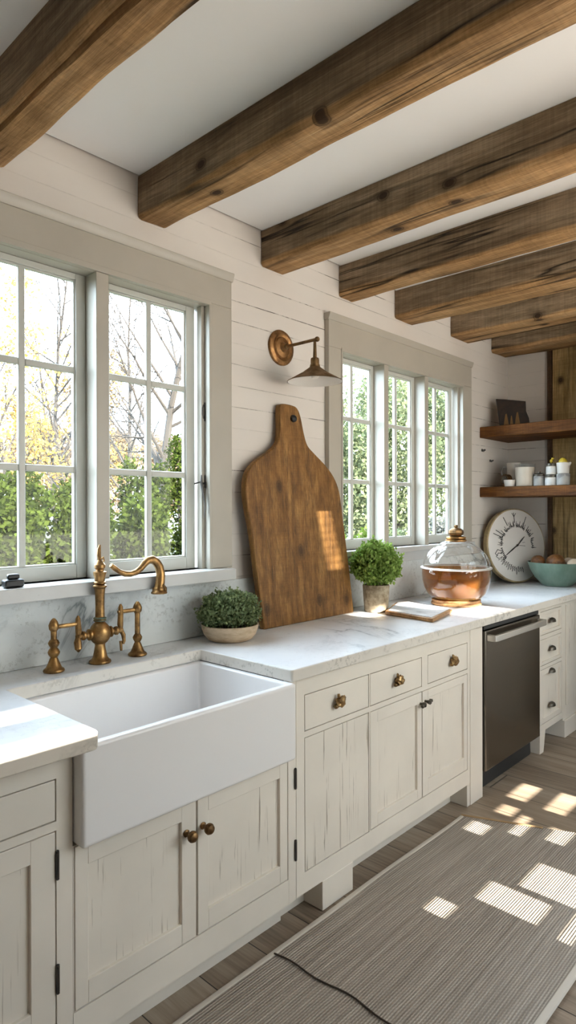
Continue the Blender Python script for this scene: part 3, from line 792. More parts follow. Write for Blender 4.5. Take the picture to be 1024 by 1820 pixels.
# terracotta bowl of thyme
def herb(name, label, c, pot, potmat, fol, leafm, nst, leaf, seed, lpst=26, soilz=None, soilr=None):
    r_ = np.random.default_rng(seed)
    root = thing(name, label, 'plant', c)
    MB().lathe(pot, c, 40).build('pot', potmat, root)
    MB().lathe([(soilr, soilz), (soilr*.6, soilz+.006), (0, soilz+.008)], c, 24, cap=False).build('soil', M['soil'], root)
    rx, ry, zc, zh = fol                      # ellipsoid of foliage, z relative to base
    vs, fs, st = [], [], MB()
    for i in range(nst):
        a = r_.uniform(0, 2*PI); u = r_.uniform(-.55, 1); rad = math.sqrt(max(0, 1-u*u))*r_.uniform(.75, 1.04)
        tip = np.array([c[0]+rx*rad*math.cos(a), c[1]+ry*rad*math.sin(a), c[2]+zc+zh*u*r_.uniform(.85, 1.08)])
        b = np.array([c[0]+soilr*.7*rad*math.cos(a), c[1]+soilr*.7*rad*math.sin(a), c[2]+soilz])
        mid = (b+tip)/2 + np.array([0, 0, .25*zh]) + r_.normal(0, .006, 3)
        if i % 5 == 0: st.tube([tuple(b), tuple(mid), tuple(tip)], [.0016, .0013, .0007], 4, cap=False)
        for k in range(lpst):
            t_ = r_.uniform(.3, 1.02)
            p = (1-t_)**2*b + 2*t_*(1-t_)*mid + t_*t_*tip + r_.normal(0, .0065, 3)
            d_ = r_.normal(0, 1, 3); d_[2] += .5; d_ /= np.linalg.norm(d_)
            w = np.cross(d_, r_.normal(0, 1, 3)); w /= np.linalg.norm(w)
            l = leaf*r_.uniform(.7, 1.3); q = l*.36
            nb = len(vs)
            nrm = np.cross(d_, w)
            vs += [p, p+d_*l*.5+w*q+nrm*l*.08, p+d_*l, p+d_*l*.5-w*q+nrm*l*.08]
            fs.append((nb, nb+1, nb+2, nb+3))
    st.build('stems', M['stem'], root)
    me = bpy.data.meshes.new('foliage'); me.from_pydata([tuple(np.array(v)-np.array(c)) for v in vs], [], fs)
    me.materials.append(leafm); o = bpy.data.objects.new('foliage', me); COL.objects.link(o); o.parent = root; o['_o'] = list(c)
    return root
herb('potted_herb', 'dark bushy thyme in a low pale terracotta bowl beside the sink', (1.778, -.168, CT+.0005),
     [(.078, 0), (.092, .006), (.108, .026), (.117, .050), (.119, .066), (.115, .067), (.108, .052), (.0, .050)], M['terracotta'], (.140, .118, .118, .086), M['herb_dark'], 420, .013, 5, 26, .052, .104)
herb('potted_herb', 'bright green round herb in a rough stone pot beside the paddle board', (2.800, -.185, CT+.0005),
     [(.058, 0), (.062, .003), (.067, .07), (.071, .137), (.069, .142), (.063, .140), (.060, .125), (0, .123)], M['stonepot'], (.146, .130, .250, .118), M['herb_bright'], 420, .020, 9, 24, .125, .058)
# small edged board lying by the jar
q4 = [(2.735, -.285), (2.690, -.590), (3.005, -.520), (3.110, -.180), (3.040, -.150)]
sb = thing('serving_board', 'small board with a pale marble top and wooden rim lying before the jar', 'cutting board', (2.88, -.37, CT))
cx, cy = 2.90, -.375
MB().prism(q4, CT+.0008, CT+.020, 'z').build('rim', M['smallwood'], sb, bevel=.005, bseg=3)
MB().prism([(cx+(x-cx)*.90, cy+(y-cy)*.90) for x, y in q4], CT+.0202, CT+.0225, 'z').build('inlay', M['counter'], sb, bevel=.001)

# big lidded jar, amber below and clear above
J = (3.315, -.375, CT+.0005)
jr = thing('lidded_jar', 'large lidded glass jar, amber bowl under a clear ribbed dome', 'jar', J)
MB().lathe([(.133, 0), (.140, .004), (.139, .012), (.133, .018), (.136, .024), (.136, .030), (.128, .034)], J, 48).build('base_ring', M['smallwood'], jr)
rb = lambda a, k: .012*math.cos(a*11)
MB().lathe([(.120, .0345), (.142, .042), (.163, .066), (.180, .100), (.189, .140), (.192, .178), (.191, .203), (.186, .203), (.186, .178), (.182, .140), (.172, .102), (.155, .070), (.135, .048), (.0, .044)], J, 66, rib=None).build('bowl', M['amber_glass'], jr)
MB().lathe([(.0, .046), (.130, .050), (.150, .073), (.167, .103), (.176, .135), (.178, .150), (.0, .150)], J, 48).build('contents', M['amber_liquid'], jr)
MB().lathe([(.197, .204), (.200, .208), (.197, .213), (.183, .214)], J, 60, cap=False).build('rim', M['steel_bright'], jr)
MB().lathe([(.184, .2145), (.183, .235), (.172, .268), (.150, .300), (.118, .328), (.082, .350), (.060, .360), (.056, .366)], J, 88, rib=lambda a, k: .022*math.cos(a*12)*(1 if 0 < k < 6 else 0), cap=False).build('dome', M['jar_glass'], jr)
MB().lathe([(.054, .355), (.060, .359), (.060, .367), (.050, .371), (.056, .376), (.056, .382), (.042, .387), (.030, .389)], J, 32).build('collar', M['brass'], jr)
MB().lathe([(.024, .388), (.038, .394), (.043, .406), (.040, .420), (.028, .430), (.013, .433), (.009, .437), (.012, .443), (.008, .450), (.0, .452)], J, 28, rib=lambda a, k: .05*math.cos(a*7)).build('lid_knob', M['bronze'], jr)
mb = MB(); mb.tube([(J[0]-.19, J[1]+.03, J[2]+.205), (J[0]-.215, J[1]+.035, J[2]+.210), (J[0]-.222, J[1]+.036, J[2]+.198), (J[0]-.19, J[1]+.03, J[2]+.185)], .008, 10)
mb.build('handle', M['jar_glass'], jr)
# clock leaning in the corner
CK = Vector((4.56, -.215, CT+.0062)); az = math.radians(246); Rk = .272
nk = Vector((math.cos(az), math.sin(az), 0)); tk = Vector((-math.sin(az), math.cos(az), 0))   # tk: to the viewer's right
tilt = .10
up = (Vector((0,0,1))*math.cos(tilt) - nk*math.sin(tilt)); nn = (nk*math.cos(tilt) + Vector((0,0,1))*math.sin(tilt))
MC = Matrix((tk, up, nn)).transposed().to_4x4(); MC.translation = CK + up*Rk + nn*.0
ck = thing('clock', 'round off-white clock with handwritten ring leaning in the far corner', 'clock', tuple(CK))
MB().lathe([(.0, -.048), (.262, -.048), (.270, -.044), (Rk, -.03), (Rk, -.004), (.268, .0), (.262, .001), (.262, -.003), (0, -.003)], (0,0,0), 64, MC).build('case', M['clockrim'], ck)
dial = MB().lathe([(.0, .0025), (.258, .0025), (.2625, .0), (.2625, -.003)], (0,0,0), 64, MC).build('dial', M['clockface'], ck)
def stroke(mb, pts, r, zt=.004): mb.tube([MC @ Vector((x, y, zt)) for x, y in pts], r, 6)
mb = MB(); rr = random.Random(5)
def pol(a, r): return (r*math.sin(a), r*math.cos(a))
for k in range(46):                                  # ring of handwriting
    a0 = math.radians(-128 + k*5.0); 
    if k in (7, 16, 25, 33, 39): continue
    h = rr.choice((.012, .014, .016, .026, .030)); r0 = .138 + rr.uniform(-.004, .004)
    pts = [pol(a0 + math.radians(dx), r0 + dy*h) for dx, dy in ((-1.2, .2), (-.2, 1.0), (.5, .9), (.2, .1), (1.0, -.1), (2.6, .35))]
    stroke(mb, pts, .0019)
    if rr.random() < .4: stroke(mb, [pol(a0 + math.radians(.5), r0-.008), pol(a0 + math.radians(rr.uniform(-1, 2)), r0+.04)], .0017)
for k in range(13):                                  # lower scrawl
    a0 = math.radians(168 + k*6.0); h = rr.uniform(.03, .055); r0 = .150 + rr.uniform(0, .012)
    stroke(mb, [pol(a0, r0), pol(a0 + math.radians(2.4), r0+h*.5), pol(a0+math.radians(.6), r0+h), pol(a0 - math.radians(1.2), r0+h*.45), pol(a0 + math.radians(3), r0+.004)], .0016)
for a, r0, r1 in ((-28, .165, .235), (-3, .165, .24), (26, .165, .232), (-58, .16, .22), (-66, .16, .23)):   # rays
    a = math.radians(a); stroke(mb, [pol(a, r0), pol(a*1.01, r1)], .0024)
stroke(mb, [pol(math.radians(-3), .21), pol(math.radians(-7), .238)], .0018); stroke(mb, [pol(math.radians(-3), .21), pol(math.radians(2), .236)], .0018)
stroke(mb, [pol(math.radians(95), .02), pol(math.radians(95), .075)], .0016); stroke(mb, [pol(math.radians(70), .055), pol(math.radians(75), .078)], .0014)
for k in range(2): stroke(mb, [pol(math.radians(-112+8*k), .155), pol(math.radians(-106+8*k), .185), pol(math.radians(-111+6*k), .215), pol(math.radians(-117+6*k), .200)], .0024)
mb.build('lettering', M['ink'], dial)
mb = MB(); stroke(mb, [pol(math.radians(-122), -.02), pol(math.radians(-122), .06), pol(math.radians(-122), .128)], [.003, .0045, .0022], .007); mb.build('minute_hand', M['ink'], ck)
mb = MB(); stroke(mb, [pol(math.radians(48), -.015), pol(math.radians(48), .05), pol(math.radians(48), .092)], [.003, .0038, .0018], .010); mb.build('hour_hand', M['ink'], ck)
MB().lathe([(.007, .004), (.007, .013), (0, .014)], (0,0,0), 14, MC).build('hub', M['ink'], ck)
# green bowl of bread
BW = (4.600, -.470, CT+.0005)
bw = thing('serving_bowl', 'green glazed bowl of bread on the worktop in the far corner', 'bowl', BW)
MB().lathe([(.085, 0), (.095, .004), (.105, .012), (.150, .060), (.182, .115), (.196, .160), (.197, .168), (.192, .168), (.176, .115), (.142, .062), (.098, .022), (0, .018)], BW, 56, rib=lambda a, k: .008*math.cos(a*14)).build('bowl', M['celadon'], bw)
for nm, lab, off, r_, sx, sz, mt, ct_ in (('bread_roll', 'dark crusty bread roll at the left rim of the green bowl', (-.045, .118, .166), .050, 1.0, .95, 'crust', 'bread'),
                                      ('bread_roll', 'larger dark crusty bread roll in the middle of the green bowl', (-.030, .000, .164), .063, 1.02, .98, 'crust', 'bread'),
                                      ('pale_bun', 'pale bun behind the dark rolls in the green bowl', (.092, -.050, .158), .046, 1.1, .8, 'cream_egg', 'bun'),
                                      ('pale_bun', 'pale bun at the right side of the green bowl', (-.010, -.124, .158), .050, 1.1, .8, 'cream_egg', 'bun')):
    tag(MB().ball((BW[0]+off[0], BW[1]+off[1], BW[2]+off[2]), r_, 3, sx, 1, sz, .06, off[1]*50).build(nm, M[mt], origin=(BW[0]+off[0], BW[1]+off[1], BW[2]+off[2]-r_*sz), smooth=60), lab, ct_, 'bread in the green bowl')
# dark lump on the window sill
MB_ = MB(); MB_.prism([(.885, -.085), (.950, -.080), (.958, -.045), (.925, -.030), (.890, -.040)], 1.1965, 1.222, 'z')
MB_.prism([(.897, -.075), (.940, -.072), (.938, -.050), (.905, -.045)], 1.222, 1.240, 'z')
tag(MB_.build('sill_stone', M['black'], origin=(.92, -.06, 1.196), bevel=.006), 'small black lump lying on the sink window sill', 'stone')

# ------------------------------------------------------------------ open shelves and what stands on them
SX = 4.366
def shelf(z0, z1, label):
    bm = MB(); ny = 24; rings = []
    for j in range(ny+1):
        y = -.004 + (-1.5+.004)*j/ny
        w = lambda k: noise.noise(Vector((k*5.1, y*3, z0)))*.004
        pts = [(SX+w(1), z0+.004+w(2)), (SX+w(1)*.5, z1-.004), (SX+.005, z1), (XR-.032 if y < -.31 else XR-.002, z1), (XR-.032 if y < -.31 else XR-.002, z0), (SX+.005, z0+w(2))]
        rings.append([bm.bm.verts.new((x, y, z)) for x, z in pts])
    for A, B in zip(rings, rings[1:]):
        for i in range(6): bm.bm.faces.new((A[i], A[(i+1) % 6], B[(i+1) % 6], B[i]))
    bm.bm.faces.new(rings[0]); bm.bm.faces.new(rings[-1][::-1])
    tag(bm.build('wall_shelf', M['shelf'], origin=(SX, -.5, z0)), label, 'shelf', 'thick wooden wall shelves')
shelf(1.972, 2.050, 'thick brown wooden shelf, the upper one, with a dark panel on it')
shelf(1.540, 1.612, 'thick brown wooden shelf, the lower one, with jars and candles')
ZS = 1.6125
# dark leaning panel
a = math.radians(-62); Mp = Matrix.Translation((4.50, -.185, 2.0515)) @ Matrix.Rotation(a, 4, 'Z') @ Matrix.Rotation(-.13, 4, 'X')
pn = thing('painted_panel', 'dark warped painted wooden panel leaning on the upper shelf', 'picture', (4.50, -.185, 2.051))
MB().prism([(-.080, 0), (.125, .0), (.118, .06), (.100, .110), (.098, .185), (-.040, .205), (-.108, .212), (-.100, .15)], 0, .022, 'y', Mp).build('panel', M['darkpanel'], pn, bevel=.003)
mb = MB()
for x0, w, h in ((-.055, .035, .085), (-.012, .022, .07), (.022, .036, .095)):
    mb.prism([(x0, .012), (x0+w, .012), (x0+w*.8, .012+h*.5), (x0+w*.6, .012+h), (x0+w*.35, .012+h*.95), (x0+w*.15, .012+h*.5)], -.0012, -.0002, 'y', Mp)
mb.build('painted_motif', M['gold_paint'], pn)
def cup(name, x, y, z, prof, mat, label, cat, parts=(), seg=28, group='jars and candles on the lower shelf'):
    r = thing(name, label, cat, (x, y, z), group)
    MB().lathe(prof, (x, y, z), seg).build('body', mat, r)
    for nm, pf, mt in parts: MB().lathe(pf, (x, y, z), seg).build(nm, mt, r)
    return r
pt = cup('pitcher', 4.60, -.155, ZS+.0005, [(.030, 0), (.042, .004), (.050, .040), (.052, .070), (.047, .105), (.046, .150), (.050, .180), (.047, .180), (.043, .150), (.044, .10), (.046, .05), (0, .012)], M['ceramic_white'],
    'pale ceramic pitcher with a handle at the left end of the lower shelf', 'pitcher')
MB().tube([(4.56, -.118, ZS+.150), (4.55, -.095, ZS+.150), (4.545, -.085, ZS+.115), (4.55, -.095, ZS+.075), (4.563, -.12, ZS+.062)], .006, 10).build('handle', M['grey_ceramic'], pt)
tn = thing('round_tin', 'small dark round tin on its side before the pale pitcher', 'tin', (4.475, -.165, ZS), 'jars and candles on the lower shelf')
Mt = Matrix.Translation((4.455, -.150, ZS+.052)) @ Matrix.Rotation(math.radians(-24), 4, 'Z') @ Matrix.Rotation(-PI/2, 4, 'Y')
MB().lathe([(.040, -.035), (.041, .0), (.036, .004), (.030, .0), (0, -.004)], (0,0,0), 28, Mt).build('body', M['bronze'], tn)
MB().lathe([(.030, .0), (.029, .005), (.012, .009), (0, .007)], (0,0,0), 24, Mt, rib=lambda a, k: .1*math.cos(a*8)).build('boss', M['pewter'], tn)
MB().box(4.44, 4.50, -.185, -.120, ZS+.0005, ZS+.011).build('stand', M['bronze'], tn, bevel=.003)
cup('ramekin', 4.415, -.205, ZS+.0005, [(.032, 0), (.034, .002), (.040, .046), (.038, .047), (.032, .008), (0, .006)], M['ceramic_white'], 'tiny white ramekin before the big candle on the lower shelf', 'ramekin')
cup('jar_candle', 4.455, -.300, ZS+.0005, [(.056, 0), (.060, .004), (.066, .132), (.063, .134), (0, .134)], M['wax'], 'large cream candle in a glass, tallest thing on the lower shelf', 'candle',
    [('glass', [(.0615, .002), (.0685, .135), (.070, .158), (.0685, .158), (.067, .136)], M['shelf_glass']), ('wick', [(.0015, .134), (.0015, .146), (0, .146)], M['ink'])])
cup('storage_jar', 4.450, -.402, ZS+.0005, [(.034, 0), (.036, .003), (.037, .060), (.033, .068), (0, .068)], M['grey_ceramic'], 'small mottled grey jar with a dark lid beside the big candle', 'jar',
    [('lid', [(.035, .0685), (.0365, .070), (.0365, .080), (.030, .084), (.010, .088), (.008, .100), (0, .102)], M['pewter'])])
def jar_block(x, y, z, w, label, labelled=True, top=True):
    r = thing('storage_jar', label, 'jar', (x, y, z), 'jars and candles on the lower shelf')
    MB().lathe([(w*.95, 0), (w, .003), (w, .052), (w*.9, .056), (0, .056)], (x, y, z), 28).build('body', M['ceramic_white'], r)
    MB().lathe([(w*1.005, .012), (w*1.012, .013), (w*1.012, .045), (w*1.005, .046)], (x, y, z), 28, cap=False).build('label_band', M['label_white'], r)
    MB().lathe([(w*.88, .0565), (w*.90, .058), (w*.90, .072), (w*.86, .075), (0, .075)], (x, y, z), 28).build('lid', M['pewter'], r)
    return r
jar_block(4.445, -.488, ZS+.0005, .041, 'white labelled jar, lower of the two stacked with dark lids')
j2 = jar_block(4.445, -.488, ZS+.0765, .034, 'white labelled jar with dark lid and yellow sprig, stacked on another')
MB().ball((4.435, -.492, ZS+.168), .010, 2, 1, 1, 1.3).ball((4.440, -.500, ZS+.185), .008, 2).tube([(4.44, -.490, ZS+.151), (4.437, -.494, ZS+.19)], .002, 6).build('sprig', M['yellow'], j2)
cup('cup', 4.440, -.570, ZS+.0005, [(.040, 0), (.042, .003), (.043, .076), (.040, .078), (.036, .010), (0, .008)], M['grey_ceramic'], 'grey cup under the white pouring cup at the right end of the lower shelf', 'cup')
c6 = cup('pouring_cup', 4.440, -.570, ZS+.0795, [(.036, 0), (.038, .003), (.043, .072), (.040, .074), (.034, .008), (0, .006)], M['ceramic_white'], 'white pouring cup with a yellow ball in it, on the grey cup', 'cup')
MB().tube([(4.437, -.608, ZS+.140), (4.435, -.622, ZS+.152)], [.012, .005], 10).build('lip', M['ceramic_white'], c6)
tag(MB().ball((4.440, -.568, ZS+.158), .027, 3, 1, 1, 1.1, .08, 2).build('yellow_ball', M['yellow'], origin=(4.44, -.568, ZS+.13), smooth=60), 'yellow fruit-like ball sitting in the white pouring cup', 'fruit')
# two small metal hooks on the window wall
for x, z, s_, lab in ((4.404, 1.885, .85, 'small iron hook on the wall below the left end of the upper shelf'), (4.535, 1.815, .7, 'tiny dark wall hook just above the pale pitcher')):
    h = thing('wall_hook', lab, 'hook', (x, 0, z), 'small wall hooks')
    MB().lathe([(.013*s_, .001), (.013*s_, .004), (.006*s_, .007), (.005*s_, .018), (.009*s_, .023), (.006*s_, .028), (0, .029)], (x, 0, z), 16, Mr).build('peg', M['iron'], h)
    MB().tube([(x-.012*s_, -.012, z-.004), (x-.008*s_, -.014, z-.014*s_), (x+.006*s_, -.014, z-.014*s_), (x+.010*s_, -.012, z-.004)], .0022, 6).build('ring', M['iron'], h)

# ------------------------------------------------------------------ rug
rg = thing('runner_rug', 'grey-beige woven runner rug on the floor along the cabinets', 'rug', (2.0, -1.05, 0))
bm = bmesh.new(); nx, nyy = 70, 18
grid = {}
for i in range(nx+1):
    for j in range(nyy+1):
        v_ = j/nyy; y = -.712 - v_*.728
        xe = 2.745 + .33*v_
        x = .35 + (xe-.35)*i/nx
        y += .010*noise.noise(Vector((x*1.7, v_*.8, 3)))
        zt = .0095 + .0025*noise.noise(Vector((x*3, y*3, 1)))
        if abs(x-1.483) < .03: zt -= .002
        grid[i, j] = bm.verts.new((x, y, zt))
for i in range(nx):
    for j in range(nyy): bm.faces.new((grid[i,j], grid[i+1,j], grid[i+1,j+1], grid[i,j+1]))
g = bmesh.ops.extrude_face_region(bm, geom=bm.faces[:])
for v in [e for e in g['geom'] if isinstance(e, bmesh.types.BMVert)]: v.co.z = .001
mb = MB(); mb.bm.free(); mb.bm = bm
mb.build('field', M['rug'], rg, smooth=60)
def yrug(x, v_): return -.712 - v_*.728 + .010*noise.noise(Vector((x*1.7, v_*.8, 3)))
mb = MB()
for v_, dy in ((0, .006), (1, -.010)):
    xe = 2.745 + .33*v_
    pts = [(.35+(xe-.35)*k/60, yrug(.35+(xe-.35)*k/60, v_)+dy, .0085) for k in range(61)]
    mb.tube(pts, [.013 if v_ else .010]*61, 8, flat=1.0)
for v in mb.bm.verts: v.co.z = .0085 + (v.co.z-.0085)*.5
mb.build('binding', M['rug_edge'], rg)
mb = MB(); mb.prism([(2.742, -.704), (2.757, -.702), (2.893, -1.03), (2.878, -1.035)], .0115, .0145, 'z'); mb.build('end_strip', M['rug_strip'], rg, bevel=.002)
MB().tube([(1.478+.012*math.sin(k*.5)*.5 + .02*math.sin(k/40*PI), -.712-k/40*.735, .0125) for k in range(41)], .0028, 6).build('seam', M['thread'], rg)

# ------------------------------------------------------------------ garden outside
t = NT('meadow'); n = t.noise(t.co((.6,.6,.6)), 1, 6, .7)
t.P(Base__Color=t.ramp(n, (.35, (.016, .022, .008)), (.65, (.05, .05, .02))), Roughness=1)
gr = MB(); gr.box(-60, 140, .2, 140, -.6, -.25);
tag(gr.build('ground', t.m), kind='structure')
tag(MB().box(-40, 60, -60, -3.2, -.6, -.12).build('ground_bounce', plain('pale_bounce_ground', (.57, .475, .39), .9)), kind='structure')  # unseen ground behind, made pale and warm to bounce light onto the ceiling
LM = {'hedge': leafmat('hedge_leaf', (.002, .004, .001), (.060, .082, .016), .25, 1.2),
      'light': leafmat('light_shrub_leaf', (.028, .045, .005), (.17, .235, .04), .3, 1.2),
      'gold': leafmat('golden_leaf', (.30, .16, .03), (.48, .34, .11), .4, .8),
      'peach': leafmat('peach_leaf', (.16, .105, .06), (.27, .20, .125), .35, .8),
      'green': leafmat('soft_green_leaf', (.045, .06, .03), (.21, .24, .13), .3, .9),
      'pale': leafmat('pale_blossom_leaf', (.12, .125, .11), (.20, .20, .18), .3, 2)}
M['bark'] = plain('grey_bark', (.035, .029, .025), .9)
def leaves(n_, blobs, size, r_):
    """leaf quads scattered through a set of lobes (cx, cy, cz, rx, ry, rz)"""
    w = np.array([b[3]*b[4]*b[5] for b in blobs])**.67; w /= w.sum()
    k = r_.choice(len(blobs), n_, p=w); B = np.array(blobs)[k]
    d = r_.normal(0, 1, (n_, 3)); d /= np.linalg.norm(d, axis=1)[:, None]
    rad = r_.uniform(.45, 1.0, (n_, 1))**.5
    p = B[:, :3] + d*rad*B[:, 3:6]*(1 + .14*np.sin(d[:, :1]*9 + B[:, :1]*5)*np.cos(d[:, 2:3]*7))
    a = r_.normal(0, 1, (n_, 3)); a /= np.linalg.norm(a, axis=1)[:, None]
    b = np.cross(a, r_.normal(0, 1, (n_, 3))); b /= np.linalg.norm(b, axis=1)[:, None]
    s_ = size*r_.uniform(.6, 1.4, (n_, 1))
    V = np.stack([p, p+a*s_*.5+b*s_*.32, p+a*s_, p+a*s_*.5-b*s_*.32], 1).reshape(-1, 3)
    return V, np.arange(n_*4).reshape(-1, 4)
def mesh_np(name, V, Fq, mat, parent=None, origin=(0,0,0)):
    me = bpy.data.meshes.new(name); V = V - np.array(origin)
    me.vertices.add(len(V)); me.vertices.foreach_set('co', V.astype(np.float32).ravel())
    me.loops.add(Fq.size); me.loops.foreach_set('vertex_index', Fq.astype(np.int32).ravel())
    me.polygons.add(len(Fq)); me.polygons.foreach_set('loop_start', np.arange(0, Fq.size, Fq.shape[1], dtype=np.int32))
    me.update(calc_edges=True); me.materials.append(mat)
    o = bpy.data.objects.new(name, me); COL.objects.link(o)
    if parent is not None: o.parent = parent
    else: o.location = origin
    return o
def limb(mb, p, d, length, rad, depth, r_, tips, k0, lift=.12, n=6, kids=6, br=(.36, .55)):
    pts = [p]; dd = d/np.linalg.norm(d)
    for i in range(n):
        dd = dd + r_.normal(0, .07, 3) + np.array([0, 0, lift*.35]); dd /= np.linalg.norm(dd)
        pts.append(pts[-1] + dd*length/n)
    rads = [max(.006, rad*(1 - .88*i/n)) for i in range(n+1)]
    mb.tube([tuple(q) for q in pts], rads, 7 if rad > .04 else 4, cap=False)
    tips.append(pts[-1])
    if depth == 0: return
    for k in range(kids):
        t_ = k0 + (1-k0)*(k + r_.uniform(0, 1))/kids*.97
        i = min(n-1, int(t_*n)); q = pts[i] + (pts[i+1]-pts[i])*(t_*n-i)
        ax = pts[i+1]-pts[i]; ax /= np.linalg.norm(ax)
        side = r_.normal(0, 1, 3); side -= ax*side.dot(ax); side /= np.linalg.norm(side)
        nd = ax*r_.uniform(.55, .95) + side*r_.uniform(.6, .95)
        limb(mb, q, nd, length*r_.uniform(*br)*(1.15-.55*t_), max(.005, rads[i]*r_.uniform(.42, .6)), depth-1, r_, tips, .2, lift, 5, 7)
def bare_tree(x, y, h, rad, label, seed, depth=3, leaf=None, nleaf=0, z0=-.25, lean=(0,0), k0=.18, kids=20, size=.075):
    r_ = np.random.default_rng(seed); tips = []
    root = thing('bare_tree' if not leaf else 'autumn_tree', label, 'tree', (x, y, z0), 'trees seen through the windows')
    mb = MB(); limb(mb, np.array([x, y, z0]), np.array([lean[0], lean[1], 1.]), h, rad, depth, r_, tips, k0, .10, 9, kids, (.27, .42))
    mb.build('trunk', M['bark'], root)
    if leaf and nleaf:
        T = np.array(tips); k = r_.choice(len(T), nleaf); p = T[k] + r_.normal(0, .16, (nleaf, 3))
        a = r_.normal(0, 1, (nleaf, 3)); b = np.cross(a, r_.normal(0, 1, (nleaf, 3))); a /= np.linalg.norm(a, axis=1)[:, None]; b /= np.linalg.norm(b, axis=1)[:, None]
        s_ = size*r_.uniform(.6, 1.4, (nleaf, 1))
        V = np.stack([p, p+a*s_*.5+b*s_*.35, p+a*s_, p+a*s_*.5-b*s_*.35], 1).reshape(-1, 3)
        mesh_np('foliage', V, np.arange(nleaf*4).reshape(-1, 4), leaf, root, (x, y, z0))
    return root
def bush(x, y, rx, rz, label, mat, seed, n_=7000, size=.085, name='shrub', z0=-.25, ry=None, zc=None):
    r_ = np.random.default_rng(seed); ry = ry or rx
    root = thing(name, label, 'shrub' if name == 'shrub' else 'tree', (x, y, z0), 'shrubs seen through the windows' if name == 'shrub' else 'trees seen through the windows')
    base = (zc if zc is not None else z0 + rz*.85)
    bl = [(x, y, base, rx*.8, ry*.8, rz*.85)]
    for k in range(9):
        a = r_.uniform(0, 2*PI); u = r_.uniform(-.6, .95)
        bl.append((x+rx*.62*math.cos(a), y+ry*.62*math.sin(a), base+rz*.62*u, rx*.42, ry*.42, rz*.38))
    V, Fq = leaves(n_, bl, size, r_)
    mesh_np('foliage', V, Fq, mat, root, (x, y, z0))
    mb = MB()
    for k in range(4 if name == 'shrub' else 1):
        a = r_.uniform(0, 2*PI); s_ = .12*rx if name == 'shrub' else 0
        mb.tube([(x+s_*math.cos(a), y+s_*math.sin(a), z0), (x+s_*3*math.cos(a), y+s_*3*math.sin(a), (z0+base)/2), (x+s_*4*math.cos(a), y+s_*4*math.sin(a), base+rz*.2)], [.04+.015*rz, .035, .015], 6)
    mb.build('stems' if name == 'shrub' else 'trunk', M['bark'], root)
    return root
# through window 1
for k, (x, y, rx, rz, lab) in enumerate((
        (3.85, 7.0, .54, 1.24, 'dark green shrub at the far left of the sink window, front row'),
        (5.08, 7.0, .54, 1.16, 'dark green shrub just left of the tap column, front row'),
        (6.30, 7.0, .54, 1.20, 'dark green shrub behind the swan-neck spout, front row'),
        (7.50, 7.0, .54, 1.12, 'dark green shrub at the right edge of the sink window, front row'),
        (4.85, 8.8, .57, 1.46, 'taller green shrub behind the left panes of the sink window, second row'),
        (6.15, 8.8, .57, 1.38, 'taller green shrub left of the mullion of the sink window, second row'),
        (7.45, 8.8, .57, 1.58, 'taller green shrub behind the middle of the right sash, second row'),
        (8.75, 8.9, .58, 2.05, 'tallest dark green shrub at the right edge of the sink window'))):
    bush(x, y, rx, rz, lab, LM['hedge'], 21+k, 6500)
for k, (x, y, lab) in enumerate(((3.0, 4.6, 'low pale green shrub at the bottom of the left sash of the sink window'),
                                 (4.05, 4.75, 'low pale green shrub just behind the tap column'),
                                 (5.1, 4.9, 'low pale green shrub seen under the curve of the spout'))):
    bush(x, y, .46, .60, lab, LM['light'], 65+k, 4500, .06)
bare_tree(6.2, 11.8, 6.6, .10, 'autumn tree with golden leaves behind the left panes of the left sash', 31, 3, LM['gold'], 7000, kids=20, size=.085)
bare_tree(16.4, 29.0, 10.0, .14, 'autumn tree with sparse golden leaves near the window mullion', 32, 3, LM['gold'], 5000, kids=18, size=.15)
bare_tree(10.1, 12.0, 10.0, .15, 'bare tree with the thickest pale trunk behind the right sash', 33, 3, kids=26)
bare_tree(15.2, 21.6, 12.5, .12, 'slender bare tree behind the left column of the right sash', 34, 3, lean=(.04, 0), kids=28)
bare_tree(9.9, 16.6, 10.5, .11, 'bare leaning tree behind the upper panes of the left sash', 35, 3, lean=(.08, .03), kids=28)
bare_tree(20.8, 38.5, 13.5, .17, 'bare tree far behind the left sash of the sink window', 36, 3, kids=28)
bare_tree(20.2, 24.2, 9.5, .13, 'bare tree farthest right behind the sink window', 37, 3, kids=26)
for k, (x, y) in enumerate(((17.4, 46), (23.4, 46), (29.4, 46), (35.4, 46))):
    bush(x, y, 2.6, 4.4, ('far peach-coloured tree at the left of the garden', 'far peach-coloured tree behind the golden trees', 'far peach-coloured tree behind the mullion', 'far peach-coloured tree behind the bare trunks')[k], LM['peach'], 40+k, 6500, .36, 'far_tree', zc=4.6)
# through window 2
for k, (x, y, rx, rz, zc_, lab) in enumerate((
        (10.0, 5.9, 1.05, 1.9, 1.9, 'leafy green tree behind the left sash of the three-sash window'),
        (12.3, 5.9, 1.05, 2.4, 2.5, 'leafy green tree behind the middle sash of the three-sash window'),
        (14.6, 5.9, 1.05, 2.6, 2.7, 'leafy green tree behind the right sash of the three-sash window'),
        (14.9, 9.2, 1.15, 2.9, 2.9, 'leafy green tree farther back behind the left sash of the far window'),
        (17.5, 9.2, 1.18, 3.4, 3.4, 'leafy green tree farther back behind the middle sash of the far window'),
        (20.1, 9.2, 1.18, 3.6, 3.6, 'leafy green tree farther back behind the right sash of the far window'))):
    bush(x, y, rx, rz, lab, LM['green'], 51+k, 10000, .10, 'leafy_tree', zc=zc_)
bush(7.0, 3.2, .58, .80, 'low green shrub behind the bottom pane of the left sash, near the herb pot', LM['light'], 75, 6000, .06)
bush(8.25, 3.2, .52, .80, 'low green shrub behind the bottom pane of the middle sash', LM['green'], 76, 6000, .06)
